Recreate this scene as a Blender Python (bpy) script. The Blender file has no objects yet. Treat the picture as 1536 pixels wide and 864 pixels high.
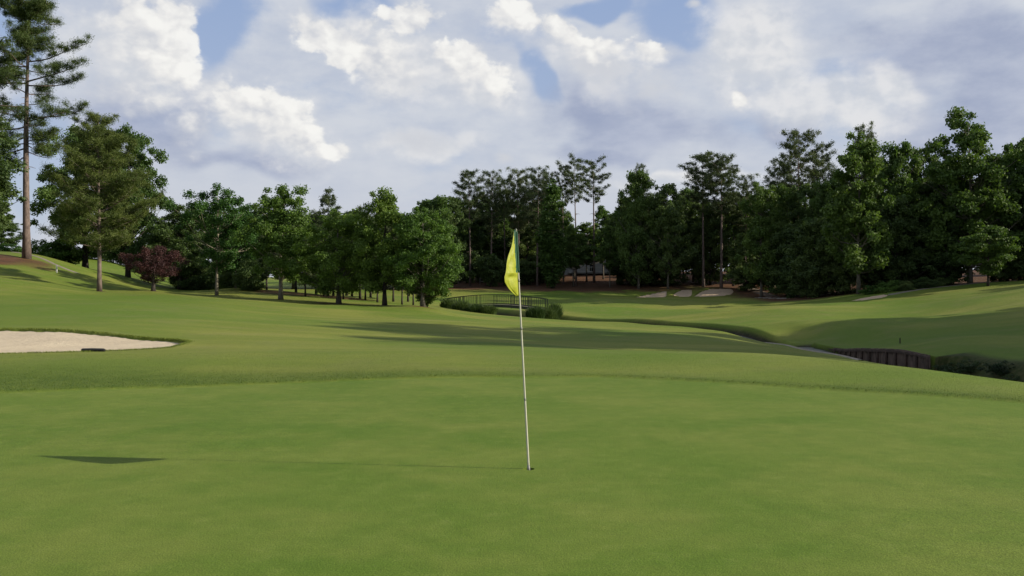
import bpy, math, random
import numpy as np
sc = bpy.context.scene
COL = sc.collection
F = 1330.0; U0 = 768.0; V0 = 434.0; EYE = 1.6
PI = math.pi
def P(u, v, d): return ((u-U0)/F*d, d, EYE+(V0-v)/F*d)
def S(v): v /= 255.0; return v/12.92 if v <= .04045 else ((v+.055)/1.055)**2.4

# ------------------------------------------------------------------ helpers
def mesh_obj(name, v, f, mat=None, parent=None, smooth=False, attrs=None):
    """v (n,3) array; f list of tuples or (m,k) int array"""
    me = bpy.data.meshes.new(name)
    v = np.asarray(v, dtype=np.float32)
    if isinstance(f, np.ndarray):
        m, k = f.shape
        me.vertices.add(len(v)); me.vertices.foreach_set('co', v.ravel())
        me.loops.add(m*k); me.loops.foreach_set('vertex_index', f.astype(np.int32).ravel())
        me.polygons.add(m); me.polygons.foreach_set('loop_start', np.arange(0, m*k, k, dtype=np.int32))
        me.polygons.foreach_set('loop_total', np.full(m, k, dtype=np.int32))
        me.update(calc_edges=True)
    else:
        me.from_pydata([tuple(map(float, p)) for p in v], [], [tuple(map(int, q)) for q in f]); me.update()
    if smooth:
        me.polygons.foreach_set('use_smooth', np.ones(len(me.polygons), dtype=bool))
    for an, av in (attrs or {}).items():
        a = me.attributes.new(an, 'FLOAT', 'POINT'); a.data.foreach_set('value', np.asarray(av, dtype=np.float32))
    if mat: me.materials.append(mat)
    o = bpy.data.objects.new(name, me); COL.objects.link(o)
    if parent: o.parent = parent
    return o
def tag(o, label=None, cat=None, group=None, kind=None):
    if label: o['label'] = label
    if cat: o['category'] = cat
    if group: o['group'] = group
    if kind: o['kind'] = kind
    return o
def empty(name, loc=(0, 0, 0), rz=0.0):
    o = bpy.data.objects.new(name, None); o.empty_display_size = .3
    o.location = loc; o.rotation_euler = (0, 0, rz); COL.objects.link(o); return o

class MB:
    def __init__(s): s.v = []; s.f = []
    def add(s, v, f):
        n = len(s.v); s.v += [tuple(p) for p in v]; s.f += [tuple(i+n for i in q) for q in f]; return s
    def box(s, c, h, R=None):
        v = []
        for dx in (-1, 1):
            for dy in (-1, 1):
                for dz in (-1, 1):
                    p = np.array([dx*h[0], dy*h[1], dz*h[2]], float)
                    if R is not None: p = R @ p
                    v.append(p+np.array(c))
        return s.add(v, [(0,1,3,2),(4,6,7,5),(0,4,5,1),(2,3,7,6),(0,2,6,4),(1,5,7,3)])
    def bar(s, a, b, w, h, up=(0, 0, 1)):
        a = np.array(a, float); b = np.array(b, float); d = b-a; L = np.linalg.norm(d); d /= L
        sd = np.cross(d, up); sd /= np.linalg.norm(sd); u = np.cross(sd, d)
        R = np.stack([d, sd, u], 1)
        return s.box((a+b)/2, (L/2, w/2, h/2), R)
    def tube(s, pts, rad, n=6, cap=True):
        v, f = tube(pts, rad, n, cap); return s.add(v, f)
    def build(s, name, mat, parent=None, smooth=False): return mesh_obj(name, s.v, s.f, mat, parent, smooth)
def tube(pts, rad, n=6, cap=True):
    pts = np.asarray(pts, float); m = len(pts); v = []; f = []
    ref = np.array([.3, .9, .1])
    for i in range(m):
        d = pts[min(i+1, m-1)]-pts[max(i-1, 0)]; d = d/(np.linalg.norm(d)+1e-9)
        if abs(d[1]) > .9: r0 = np.array([1., 0, 0])
        else: r0 = np.array([0, 1., 0])
        a = np.cross(d, r0); a /= np.linalg.norm(a); b = np.cross(d, a)
        for k in range(n):
            t = 2*PI*k/n; v.append(pts[i]+rad[i]*(a*math.cos(t)+b*math.sin(t)))
    for i in range(m-1):
        for k in range(n):
            k2 = (k+1) % n; f.append((i*n+k, i*n+k2, (i+1)*n+k2, (i+1)*n+k))
    if cap: f.append(tuple(range(n))[::-1]); f.append(tuple((m-1)*n+k for k in range(n)))
    return v, f

# ------------------------------------------------------------------ materials
class NT:
    """tiny node helper"""
    def __init__(s, tree): s.t = tree; s.n = tree.nodes; s.l = tree.links
    def new(s, typ, **kw):
        n = s.n.new(typ)
        for k, v in kw.items(): setattr(n, k, v)
        return n
    def put(s, sock, val):
        if isinstance(val, bpy.types.NodeSocket): s.l.new(val, sock)
        else: sock.default_value = val
    def math(s, op, a, b=None, c=None, clamp=False):
        n = s.new('ShaderNodeMath', operation=op, use_clamp=clamp); s.put(n.inputs[0], a)
        if b is not None: s.put(n.inputs[1], b)
        if c is not None: s.put(n.inputs[2], c)
        return n.outputs[0]
    def mapr(s, x, a, b, c=0.0, d=1.0, smooth=True):
        n = s.new('ShaderNodeMapRange'); n.interpolation_type = 'SMOOTHSTEP' if smooth else 'LINEAR'
        s.put(n.inputs[0], x); s.put(n.inputs[1], a); s.put(n.inputs[2], b); s.put(n.inputs[3], c); s.put(n.inputs[4], d)
        return n.outputs[0]
    def mix(s, fac, a, b, blend='MIX'):
        n = s.new('ShaderNodeMix', data_type='RGBA', blend_type=blend)
        s.put(n.inputs[0], fac)
        s.put(n.inputs[6], a if isinstance(a, bpy.types.NodeSocket) else (*a[:3], 1))
        s.put(n.inputs[7], b if isinstance(b, bpy.types.NodeSocket) else (*b[:3], 1))
        return n.outputs[2]
    def noise(s, vec, scale, detail=3, rough=.5, dist=0.0, out=0):
        n = s.new('ShaderNodeTexNoise'); s.put(n.inputs['Vector'], vec); n.inputs['Scale'].default_value = scale
        n.inputs['Detail'].default_value = detail; n.inputs['Roughness'].default_value = rough; n.inputs['Distortion'].default_value = dist
        return n.outputs[out]
    def attr(s, name):
        n = s.new('ShaderNodeAttribute'); n.attribute_name = name; return n.outputs['Fac']
    def scalev(s, vec, sx, sy, sz):
        n = s.new('ShaderNodeVectorMath', operation='MULTIPLY'); s.put(n.inputs[0], vec); n.inputs[1].default_value = (sx, sy, sz); return n.outputs[0]

def base_mat(name):
    m = bpy.data.materials.new(name); m.use_nodes = True; t = NT(m.node_tree)
    b = [n for n in t.n if n.type == 'BSDF_PRINCIPLED'][0]
    return m, t, b
def simple(name, col, rough=.7, col2=None, scale=8.0, bump=0.0, metallic=0.0, spec=.3, stretch=(1, 1, 1)):
    m, t, b = base_mat(name)
    tc = t.new('ShaderNodeTexCoord').outputs['Object']
    vec = t.scalev(tc, *stretch)
    nz = t.noise(vec, scale, 5, .6)
    c2 = col2 or tuple(c*.6 for c in col)
    t.put(b.inputs['Base Color'], t.mix(t.mapr(nz, .3, .7), col, c2))
    b.inputs['Roughness'].default_value = rough; b.inputs['Metallic'].default_value = metallic
    b.inputs['Specular IOR Level'].default_value = spec
    if bump:
        bp = t.new('ShaderNodeBump'); bp.inputs['Strength'].default_value = bump; bp.inputs['Distance'].default_value = .02
        t.put(bp.inputs['Height'], nz); t.put(b.inputs['Normal'], bp.outputs[0])
    return m
def leaf_mat(name, dark, light, trans=.32, rough=.6):
    m, t, b = base_mat(name)
    tint = t.attr('tint')
    oi = t.new('ShaderNodeObjectInfo').outputs['Random']
    c = t.mix(tint, dark, light)
    hsv = t.new('ShaderNodeHueSaturation'); t.put(hsv.inputs['Color'], c)
    t.put(hsv.inputs['Value'], t.math('MULTIPLY_ADD', oi, .4, .8))
    t.put(hsv.inputs['Hue'], t.math('MULTIPLY_ADD', oi, -.03, .515))
    t.put(b.inputs['Base Color'], hsv.outputs[0]); b.inputs['Roughness'].default_value = rough
    b.inputs['Specular IOR Level'].default_value = .25
    tr = t.new('ShaderNodeBsdfTranslucent'); tc = t.mix(1.0, hsv.outputs[0], (1.15, 1.25, .55), 'MULTIPLY'); t.put(tr.inputs[0], tc)
    mx = t.new('ShaderNodeMixShader'); mx.inputs[0].default_value = trans
    out = [n for n in t.n if n.type == 'OUTPUT_MATERIAL'][0]
    t.l.new(b.outputs[0], mx.inputs[1]); t.l.new(tr.outputs[0], mx.inputs[2]); t.l.new(mx.outputs[0], out.inputs[0])
    return m

M = {}
M['leaf_maple'] = leaf_mat('maple_leaves', (.042, .088, .018), (.128, .212, .038), .38)
M['leaf_bright'] = leaf_mat('bright_leaves', (.035, .085, .016), (.095, .175, .035))
M['leaf_dark'] = leaf_mat('dark_leaves', (.040, .072, .025), (.118, .172, .052), .38)
M['leaf_oak'] = leaf_mat('oak_leaves', (.040, .080, .022), (.118, .185, .046), .38)
M['leaf_tulip'] = leaf_mat('tulip_leaves', (.040, .082, .018), (.115, .180, .040))
M['needle'] = leaf_mat('pine_needles', (.026, .050, .014), (.080, .118, .028), .25)
M['needle_far'] = leaf_mat('far_pine_needles', (.034, .054, .024), (.092, .120, .048), .3)
M['needle_young'] = leaf_mat('young_pine_needles', (.036, .064, .015), (.100, .132, .032), .3)
M['leaf_plum'] = leaf_mat('plum_leaves', (.026, .011, .012), (.085, .036, .034), .2)
M['leaf_reed'] = leaf_mat('reed_blades', (.025, .050, .014), (.080, .125, .035), .25)
M['leaf_weed'] = leaf_mat('weed_leaves', (.012, .028, .010), (.040, .070, .020), .2)
M['bark_pine'] = simple('pine_bark', (.19, .145, .125), .9, (.08, .06, .055), 3.0, .8, stretch=(3, 3, .8))
M['bark_grey'] = simple('grey_bark', (.15, .135, .11), .9, (.06, .055, .045), 4.0, .6, stretch=(3, 3, .7))
M['bark_dark'] = simple('dark_bark', (.06, .05, .042), .9, (.022, .019, .017), 4.0, .6, stretch=(3, 3, .7))
M['bark_pale'] = simple('pale_bark', (.27, .24, .18), .9, (.12, .105, .08), 4.0, .5, stretch=(3, 3, .7))

# ------------------------------------------------------------------ terrain
# (u, v, d) observed ground points, and raw (x, y, z) ones
CP = []
for d in (1.5, 3, 5, 8, 10.5):
    for th in (-60, -36, -18, 0, 18, 36, 60):
        CP.append((math.tan(math.radians(th))*d if abs(th) < 50 else math.copysign(d*1.6, th), d, 0.0))
TREEPTS = []
for q in [(0,588,13.8),(250,578,14.9),(450,572,15.5),(768,566,16.1),(1000,570,15.6),(1250,586,14.0),(1536,605,12.45),(1800,612,12),
          (0,540,18.4),(300,541,18.2),(600,545,18.4),(900,548,18.7),(1150,553,18.0),(1350,562,17.0),
          (-300,534,20),(0,532,20.4),(250,522,22.3),(300,516,23.6),(100,498,26.8),(-300,496,27.5),(250,508,25.6),
          (0,470,35),(0,445,48),(-300,430,48),(250,470,38),(300,452,52),(-300,400,64),(0,418,58),
          (500,520,24),(500,495,33),(450,470,47),(600,480,44),(430,455,60),(600,463,58),(680,470,66),
          (768,530,22.6),(800,505,30),(768,500,35),(768,482,50),(700,476,60),(768,476,66),
          (1000,535,21),(1000,518,30),(1000,499,44),(1150,535,22),(1180,518,35),(1100,505,45),(1280,545,22.5),(1350,552,24),(1350,556,28),
          (900,485,66),(830,477,74),(700,468,76),(1050,493,58),(1190,510,50),(1300,545,33),(1400,562,27),
          (1536,583,15.5),(1500,600,20),(1536,640,24),(1800,640,22),
          (1250,500,50),(1300,488,52),(1450,505,40),(1536,560,28.5),(1536,540,31),(1536,505,40),(1700,540,32),
          (1100,486,60),(1200,486,56),(1200,470,68),(1250,464,74),(1100,474,72),(1350,472,62),(1450,455,65),(1536,450,60),(1536,428,80),(1800,400,70),(1430,434,85),(1330,440,88),
          (1330,455,80),(1200,453,92),(1130,449,102),(1000,446,109),(1000,447,111.3),(960,447,111),(1070,446,111.5),(1035,447,111.6),(1000,434,120),(1035,434,120),(1070,432.5,120.5),(960,439,118),(1165,451,100),(1165,444,108),(900,452,100),(880,465,84),(1000,463,88),(1000,478,72),
          (820,462,88),(740,461,92),(700,452,100),(650,448,104),(620,447,95),(700,438,116),(800,438,118),
          (700,428,130),(900,428,130),(1100,428,126),(1100,412,150),(900,410,155),(700,415,150),(1250,430,118),(1400,424,112),(1500,420,110),(1400,405,150),
          (450,443,92),(300,437,88),(200,425,82),(560,443,100),(300,425,130),(500,430,130),
          (60,384,82),(-100,380,90),(0,375,130),(150,390,105)]:
    CP.append(P(*q))
CP += [(17.3,53,-1.33),(17.9,47,-1.27),(17.7,42,-1.18),(17.7,36,-1.04),(17.6,31,-1.0),(19.5,42,-.95),(19.5,36,-.8),(19.6,49,-1.05),
       (13.6,52,-1.42),(13.7,47,-1.38),(13.5,42,-1.30),(13.3,36,-1.12),(13.2,30,-1.1)]
TREECP = [(40,389,74),(147,437,61),(228,437,64),(325,443,69),(350,432,80),(421,450,66),(507,456,63),(575,458,62),(632,460,60.5),
          (175,412,86),(130,408,88),(274,440,76)]
for q in TREECP: CP.append(P(*q))
def qc(x, y):
    d = np.hypot(x, y)+1e-6; th = np.arctan2(x, y)
    return np.stack([th*1.6, np.log(d)], -1)
cp = np.array(CP); QC = qc(cp[:, 0], cp[:, 1])
keep = []
for i in range(len(QC)):
    if all(np.linalg.norm(QC[i]-QC[j]) > .012 for j in keep): keep.append(i)
QC = QC[keep]; ZC = cp[keep, 2]
def phi(r2): return .5*r2*np.log(r2+1e-12)
n_ = len(QC)
A = np.zeros((n_+3, n_+3)); r2 = ((QC[:, None]-QC[None])**2).sum(-1)
A[:n_, :n_] = phi(r2)+np.eye(n_)*2e-4
A[:n_, n_] = 1; A[:n_, n_+1:] = QC; A[n_, :n_] = 1; A[n_+1:, :n_] = QC.T
W = np.linalg.solve(A, np.concatenate([ZC, np.zeros(3)]))
def sstep(a, b, x):
    t = np.clip((x-a)/(b-a), 0, 1); return t*t*(3-2*t)
_rs = np.random.RandomState(5)
_wv = [(_rs.uniform(0, 2*PI), 10**_rs.uniform(.55, 1.5), _rs.uniform(0, 6.28)) for _ in range(14)]
def base(x, y):
    x = np.asarray(x, float); y = np.asarray(y, float); shp = x.shape; x = x.ravel(); y = y.ravel()
    th = np.arctan2(x, y); d = np.hypot(x, y)
    thc = np.clip(th, -.95, .95); dc = np.clip(d, 1.5, 165)
    q = np.stack([thc*1.6, np.log(dc)], -1); z = np.empty(len(x))
    for i in range(0, len(x), 20000):
        qq = q[i:i+20000]
        z[i:i+20000] = phi(((qq[:, None]-QC[None])**2).sum(-1)) @ W[:n_]+W[n_]+qq @ W[n_+1:]
    und = np.zeros(len(x))
    for a, L, ph in _wv: und += np.sin((x*math.cos(a)+y*math.sin(a))*2*PI/L+ph)*L*.0009
    z += und*sstep(15, 30, d)
    z += (6.0-z)*sstep(165, 420, d)
    side = sstep(.80, 1.15, np.abs(th)); z = z*(1-side)+side*(np.minimum(d, 60)*.02)
    z *= np.where(np.abs(th) > 1.6, sstep(3, 20, d), 1)
    # hollow before the cross ridge; ridges on the right field
    return z.reshape(shp)
# --- creek
CR = [(60,3),(34,6),(25,10),(19.5,16),(16.6,22),(15.6,30),(15.5,36),(15.6,42),(15.8,47),(15.3,53),(13.0,61),(8.6,69),(4.5,75),(0.4,80),(-2.5,87),(-7,96),(-16,104),(-30,108),(-60,112)]
def catmull(pts, n=8):
    pts = np.array(pts, float); out = []
    for i in range(len(pts)-1):
        p0 = pts[max(i-1, 0)]; p1 = pts[i]; p2 = pts[i+1]; p3 = pts[min(i+2, len(pts)-1)]
        for k in range(n):
            t = k/n
            out.append(.5*((2*p1)+(-p0+p2)*t+(2*p0-5*p1+4*p2-p3)*t*t+(-p0+3*p1-3*p2+p3)*t**3))
    out.append(pts[-1]); return np.array(out)
CRP = catmull(CR, 8)
def creek_sd(x, y):
    """signed distance (+ on the far / right side) and path position"""
    best = np.full(x.shape, 1e9); sg = np.zeros(x.shape); tt = np.zeros(x.shape)
    for i in range(len(CRP)-1):
        a = CRP[i]; b = CRP[i+1]; e = b-a; L2 = e@e
        px = x-a[0]; py = y-a[1]; t = np.clip((px*e[0]+py*e[1])/L2, 0, 1)
        dx = px-t*e[0]; dy = py-t*e[1]; dd = dx*dx+dy*dy
        m = dd < best; best = np.where(m, dd, best)
        cr = e[0]*py-e[1]*px
        sg = np.where(m, np.where(cr > 0, -1, 1), sg); tt = np.where(m, i+t, tt)
    return np.sqrt(best)*sg, tt
yy_ = CRP[:, 1]; tmap = np.arange(len(CRP))
T33 = np.interp(35.0, yy_[:80], tmap[:80]); T51 = np.interp(51.5, yy_[:80], tmap[:80]); T66 = np.interp(49.0, yy_[:100], tmap[:100])
# --- bunkers (plan polygons)
def pl(*q): return [(P(u, 0, d)[0], d) for u, d in q]
BUNK = {
 'main': [(a, b) for a, b in catmull(pl((283,24.1),(262,22.6),(200,21.6),(120,20.9),(0,20.5),(-160,20.4),(-330,20.8),(-420,23.5),(-360,26.8),(-200,27.6),(0,27.3),(110,26.6),(200,25.7),(262,25.0),(283,24.1)), 5)],
 'far_left': [(a, b) for a, b in catmull(pl((949,112),(985,112.5),(998,113),(1000,118.5),(990,118),(965,115),(949,112)), 4)],
 'far_mid': [(a, b) for a, b in catmull(pl((1008,115),(1025,113),(1036,114),(1038,119),(1022,119.5),(1008,115)), 4)],
 'far_right': [(a, b) for a, b in catmull(pl((1038,113),(1070,112.5),(1096,113.5),(1099,119),(1075,120),(1055,118),(1038,113)), 4)],
 'white': [(a, b) for a, b in catmull(pl((1128,106.5),(1160,103),(1200,102),(1206,103.5),(1170,106),(1135,108),(1128,106.5)), 4)],
 'edge': [(a, b) for a, b in catmull(pl((1268,86),(1300,84.5),(1328,85),(1330,87.5),(1300,88),(1268,86)), 4)],
}
def poly_sd(poly, x, y):
    poly = np.array(poly); best = np.full(x.shape, 1e9); ins = np.zeros(x.shape, bool)
    for i in range(len(poly)):
        a = poly[i]; b = poly[(i+1) % len(poly)]; e = b-a; L2 = e@e
        if L2 < 1e-9: continue
        px = x-a[0]; py = y-a[1]; t = np.clip((px*e[0]+py*e[1])/L2, 0, 1)
        best = np.minimum(best, (px-t*e[0])**2+(py-t*e[1])**2)
        c = ((a[1] > y) != (b[1] > y)) & (x < (b[0]-a[0])*(y-a[1])/(b[1]-a[1]+1e-12)+a[0]); ins ^= c
    s = np.sqrt(best); return np.where(ins, s, -s)
EDGE = np.array([(-400,12.2),(-150,13.0),(0,13.8),(200,14.6),(450,15.4),(700,16.0),(900,16.15),(1100,15.0),(1300,13.7),(1536,12.45),(1900,10.8)])
def edge_d(th):
    u = U0+F*np.tan(np.clip(th, -.7, .7)); return np.interp(u, EDGE[:, 0], EDGE[:, 1])
BAND = np.array([(-400,17.0),(0,16.9),(250,16.6),(500,16.7),(700,16.8),(850,16.5),(1000,15.8),(1100,15.2),(1900,10.9)])
def band_d(th):
    u = U0+F*np.tan(np.clip(th, -.7, .7)); return np.interp(u, BAND[:, 0], BAND[:, 1])
def ground(x, y, masks=False):
    x = np.atleast_1d(np.asarray(x, float)); y = np.atleast_1d(np.asarray(y, float))
    z = base(x, y); d = np.hypot(x, y); th = np.arctan2(x, y)
    ed = edge_d(th)
    yy = y/np.maximum(np.cos(th), .3)*0+y       # depth along the view
    inn = (ed-y)
    z = z+.036*sstep(.03, -.10, inn)*(np.abs(th) < 1.2)
    # cross ridge just beyond the green, hollow behind it
    u = x/np.maximum(y, .1)*F+U0
    inv = (np.abs(th) < .8)
    z += inv*(.10*np.exp(-((y-ed-4.5)/2.6)**2)*sstep(200, 700, u))
    z += inv*(-.34*np.exp(-((y-32)/6.5)**2)*np.exp(-((x-5)/8.5)**2))
    z += inv*(-.07*np.exp(-((y-ed-1.5)/1.3)**2)*sstep(800, 300, u))
    z += -.33*np.exp(-((x-17.8)/2.6)**2-((y-49.5)/4.5)**2)+.14*np.exp(-((x-17.6)/2)**2-((y-36)/3.5)**2)
    # rolling mounds of the right field
    for (mx, my, sx, sy, h) in ((20,69,9,2.6,.34),(30,77,12,3,.30),(9,84,8,2.5,.22),(24,60,7,2.2,-.25),(40,66,9,4,.25),(6,98,14,3,.25),(16,90,10,2.2,-.22),(-22,40,8,5,.15),(-8,48,10,4,-.12)):
        z += (1.5*h if mx > 0 else h)*np.exp(-((x-mx)/sx)**2-((y-my)/sy)**2)
    near = (y > 2) & (y < 125) & (x > -65) & (x < 65)
    sd = np.full(x.shape, 99.0); tt = np.zeros(x.shape)
    if near.any():
        s_, t_ = creek_sd(x[near], y[near]); sd[near] = s_; tt[near] = t_
    wall = sstep(T33-1.5, T33, tt)*sstep(T66+1, T66-1, tt)
    far_in = 2.3+(1.12-2.3)*wall
    Tb = float(np.interp(80, yy_[:110], tmap[:110])); G = np.exp(-((tt-Tb)/9)**2)
    w = .46+.54*sstep(T66+6, T66-10, tt)+.5*G           # the ditch narrows upstream
    prof = np.where(sd < 0, sstep(1.4*np.maximum(w, .6), .7*w, -sd), sstep(far_in*w+.02, np.where(wall > .5, far_in*w-.10, .75*w), sd))
    dep = 1.0-.66*sstep(T33, T66, tt)+.10*sstep(T66, T66+6, tt)+.10*sstep(T66, T66+8, tt)+.45*G
    z = z-prof*dep-(sd < 90)*sstep(.2, -.6, sd)*np.exp(-(sd/3.2)**2)*sstep(T66, T66+8, tt)*(.12+.26*G)
    sand = np.full(x.shape, -99.0)
    for k, poly in BUNK.items():
        pp = np.array(poly); m = (x > pp[:, 0].min()-3) & (x < pp[:, 0].max()+3) & (y > pp[:, 1].min()-3) & (y < pp[:, 1].max()+3)
        if m.any():
            s = poly_sd(poly, x[m], y[m]); sand[m] = np.maximum(sand[m], s)
    big = np.where(y < 60, 1.0, 1.6)
    z = z-.34*sstep(0, .22, sand)*big*np.where(y<60,1,.8)+.02*np.exp(-(np.minimum(sand, 0)/.4)**2)*(sand < 0)*(y > 22.5)
    if not masks: return z
    return z, dict(inn=inn, th=th, d=d, sd=sd, sand=sand, prof=prof, u=u, wall=wall, tt=tt)
def gz(x, y): return float(ground(np.array([x]), np.array([y]))[0])

# fan grid
fine = np.radians(np.arange(-34.5, 34.51, .105))
left = np.radians(np.concatenate([np.arange(-180, -60, 6), np.arange(-60, -34.6, 1.0)]))
TH = np.concatenate([left, fine, -left[::-1][:-1]]); TH = np.append(TH, PI)
TH = np.unique(TH)[:-1]
rows = [1.0]
while rows[-1] < 200: rows.append(rows[-1]*(1.0042 if 28 < rows[-1] < 92 else 1.0078))
while rows[-1] < 2600: rows.append(rows[-1]*1.06)
RR = np.array(rows); nr, nt = len(RR), len(TH)
# rows are constant-depth inside the view fan, blending to circles outside
dd, tt_ = np.meshgrid(RR, TH, indexing='ij')
secant = 1/np.cos(np.clip(tt_, -.6, .6))
rad = dd*secant
X = rad*np.sin(tt_); Y = rad*np.cos(tt_)
Z, mk = ground(X.ravel(), Y.ravel(), True)
verts = np.stack([X.ravel(), Y.ravel(), Z], -1)
ii, jj = np.meshgrid(np.arange(nr-1), np.arange(nt), indexing='ij'); j2 = (jj+1) % nt
faces = np.stack([ii*nt+jj, ii*nt+j2, (ii+1)*nt+j2, (ii+1)*nt+jj], -1).reshape(-1, 4)
# masks (which kind of turf or litter covers the ground, plus lip shade on the right)
inn, th_, dgr = mk['inn'], mk['th'], mk['d']
x1, y1 = X.ravel(), Y.ravel(); u1 = mk['u']
wob = np.sin(x1*1.3+y1*.7)*.5+np.sin(x1*.37-y1*.9+1)*.5
m_green = sstep(-.015, .02, inn)*(np.abs(th_) < 1.4)+(np.abs(th_) >= 1.4)*(dgr < 9)
bd = band_d(th_)
m_rough_lip_shade = np.clip(sstep(.0, -.06, inn)*sstep(1.0, -1.0, (y1-bd-.3*wob*np.interp(u1, [600, 1100], [1, .2]))/np.interp(u1, [600, 1100], [1.45, .38])), 0, 1)*(np.abs(th_) < 1.4)  # taller rough; on the right narrowed to a painted shadow line at the lip
def gb(cx, cy, sx, sy): return np.exp(-((x1-cx)/sx)**2-((y1-cy)/sy)**2)
straw = sstep(115, 122, y1+wob*1.5)*sstep(-20, -12, x1)*sstep(30, 22, x1)+sstep(122, 128, y1+wob*1.5)*sstep(20, 26, x1)+sstep(92, 97, y1+wob)*sstep(24, 30, x1)
a = P(40, 0, 74)[0]
straw = np.maximum(straw, sstep(.35, .7, gb(a-4, 70.5, 9.5, 5.5)+.12*wob))
for (uu, d_, sx, sy) in ((147,61,.7,.5),(228,64,.8,.5),(421,66,1.4,.7),(507,63,2.4,1.3),(575,62,2.6,1.4),(632,60.5,1.6,1.0),(325,69,.7,.5),(470,76,7,5),(1440,98,14,5),(1300,98,10,4),(1000,128,16,6)):
    straw = np.maximum(straw, .85*sstep(.25, .75, gb((uu-U0)/F*d_, d_, sx, sy)+.1*wob))
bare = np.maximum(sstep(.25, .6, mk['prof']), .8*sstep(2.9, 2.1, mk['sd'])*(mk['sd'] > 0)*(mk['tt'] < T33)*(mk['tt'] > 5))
# a hole for the cup
cupx, cupy, _ = P(793, 703, 7.9)
fx = (verts[faces].mean(1)); hole = (np.abs(fx[:, 0]-cupx) < .13) & (np.abs(fx[:, 1]-cupy) < .13)
fh = faces[hole]; faces = faces[~hole]
hv = fh.ravel(); 
edges = {}
for q in fh:
    for k in range(4):
        e = (q[k], q[(k+1) % 4]); r = (e[1], e[0])
        if r in edges: del edges[r]
        else: edges[e] = 1
loop = []; nxt = {a: b for a, b in edges}
cur = next(iter(nxt)); st = cur
while True:
    loop.append(cur); cur = nxt[cur]
    if cur == st: break
loop = np.array(loop); ang = np.arctan2(verts[loop, 1]-cupy, verts[loop, 0]-cupx)
zc = gz(cupx, cupy); CUPR = .054
ring = np.stack([cupx+CUPR*np.cos(ang), cupy+CUPR*np.sin(ang), np.full(len(ang), zc)], -1)
n0 = len(verts); k_ = len(loop)
low = ring.copy(); low[:, 2] -= .03
ext = np.array([[loop[i], loop[(i+1) % k_], n0+(i+1) % k_, n0+i] for i in range(k_)]+[[n0+2*k_+i, n0+2*k_+(i+1) % k_, n0+k_+(i+1) % k_, n0+k_+i] for i in range(k_)])
verts = np.concatenate([verts, ring, low, ring]); faces = np.concatenate([faces, ext])
padn = 3*k_
att = {'green': np.append(m_green, np.ones(padn)), 'rough': np.append(m_rough_lip_shade, np.zeros(padn)),
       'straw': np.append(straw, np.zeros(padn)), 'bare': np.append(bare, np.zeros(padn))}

def ground_material():
    m, t, b = base_mat('turf')
    tc = t.new('ShaderNodeTexCoord').outputs['Object']
    big = t.noise(tc, .07, 4, .55); mid = t.noise(tc, .55, 5, .6); small = t.noise(tc, 5.0, 4, .6); fineN = t.noise(tc, 90.0, 3, .65)
    st = t.noise(t.scalev(tc, .05, .55, 1), 1.0, 4, .6)       # mowing passes running across
    patch = t.noise(tc, 1.7, 5, .65)
    # fairway
    fw = t.mix(t.mapr(st, .35, .65), (.135, .166, .026), (.192, .205, .044))
    fw = t.mix(t.mapr(big, .38, .62), fw, (.095, .150, .018))
    fw = t.mix(t.math('MULTIPLY', t.mapr(mid, .45, .75), .35), fw, (.175, .17, .062))
    # putting green
    gr = t.mix(t.mapr(t.noise(tc, .45, 6, .66), .36, .64), (.086, .146, .016), (.134, .176, .030))
    gr = t.mix(t.math('MULTIPLY', t.mapr(st, .42, .60), .35), gr, (.122, .172, .026))
    gr = t.mix(t.math('MULTIPLY', t.mapr(patch, .42, .72), .45), gr, (.076, .138, .015))
    gr = t.mix(t.math('MULTIPLY', t.mapr(small, .52, .75), .32), gr, (.148, .18, .045))
    gr = t.mix(t.math('MULTIPLY', t.mapr(t.noise(tc, 26.0, 3, .6), .60, .74), .30), gr, (.15, .17, .06))
    c = t.mix(t.attr('green'), fw, gr)
    rg = t.mix(t.mapr(patch, .35, .65), (.052, .092, .011), (.082, .122, .019))
    c = t.mix(t.math('MULTIPLY', t.attr('rough'), .9), c, rg)  # rough turf colour, also darkens the green's lip as painted shade
    # litter of pine straw and clay
    sw = t.mix(t.mapr(mid, .35, .65), (.085, .045, .026), (.13, .062, .034))
    sw = t.mix(t.mapr(small, .45, .7), sw, (.055, .04, .022))
    swm = t.math('MULTIPLY', t.attr('straw'), t.mapr(t.math('ADD', mid, t.math('MULTIPLY', t.attr('straw'), .5)), .60, .9))
    c = t.mix(swm, c, sw)
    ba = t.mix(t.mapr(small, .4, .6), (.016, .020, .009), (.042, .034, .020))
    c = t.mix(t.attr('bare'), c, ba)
    c = t.mix(1.0, c, (.96, .95, .95), 'MULTIPLY')
    # grain of the blades
    g = t.mapr(fineN, .25, .75, .52, 1.48, False)
    g2 = t.mapr(small, .3, .7, .93, 1.07, False)
    gg = t.math('MULTIPLY', g, g2)
    cc = t.new('ShaderNodeCombineXYZ'); [t.put(cc.inputs[i], gg) for i in range(3)]
    c = t.mix(1.0, c, cc.outputs[0], 'MULTIPLY')
    t.put(b.inputs['Base Color'], c); b.inputs['Roughness'].default_value = .85; b.inputs['Specular IOR Level'].default_value = .12
    b.inputs['Sheen Weight'].default_value = .0
    h = t.math('ADD', t.math('MULTIPLY', fineN, .006), t.math('MULTIPLY', t.noise(tc, 22.0, 3, .6), t.math('MULTIPLY_ADD', t.attr('green'), -.016, .022)))
    bp = t.new('ShaderNodeBump'); bp.inputs['Strength'].default_value = .7; bp.inputs['Distance'].default_value = 1.0
    t.put(bp.inputs['Height'], h); t.put(b.inputs['Normal'], bp.outputs[0])
    return m
M['turf'] = ground_material()
g = mesh_obj('ground', verts, faces, M['turf'], None, True, att); tag(g, kind='structure')

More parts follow.
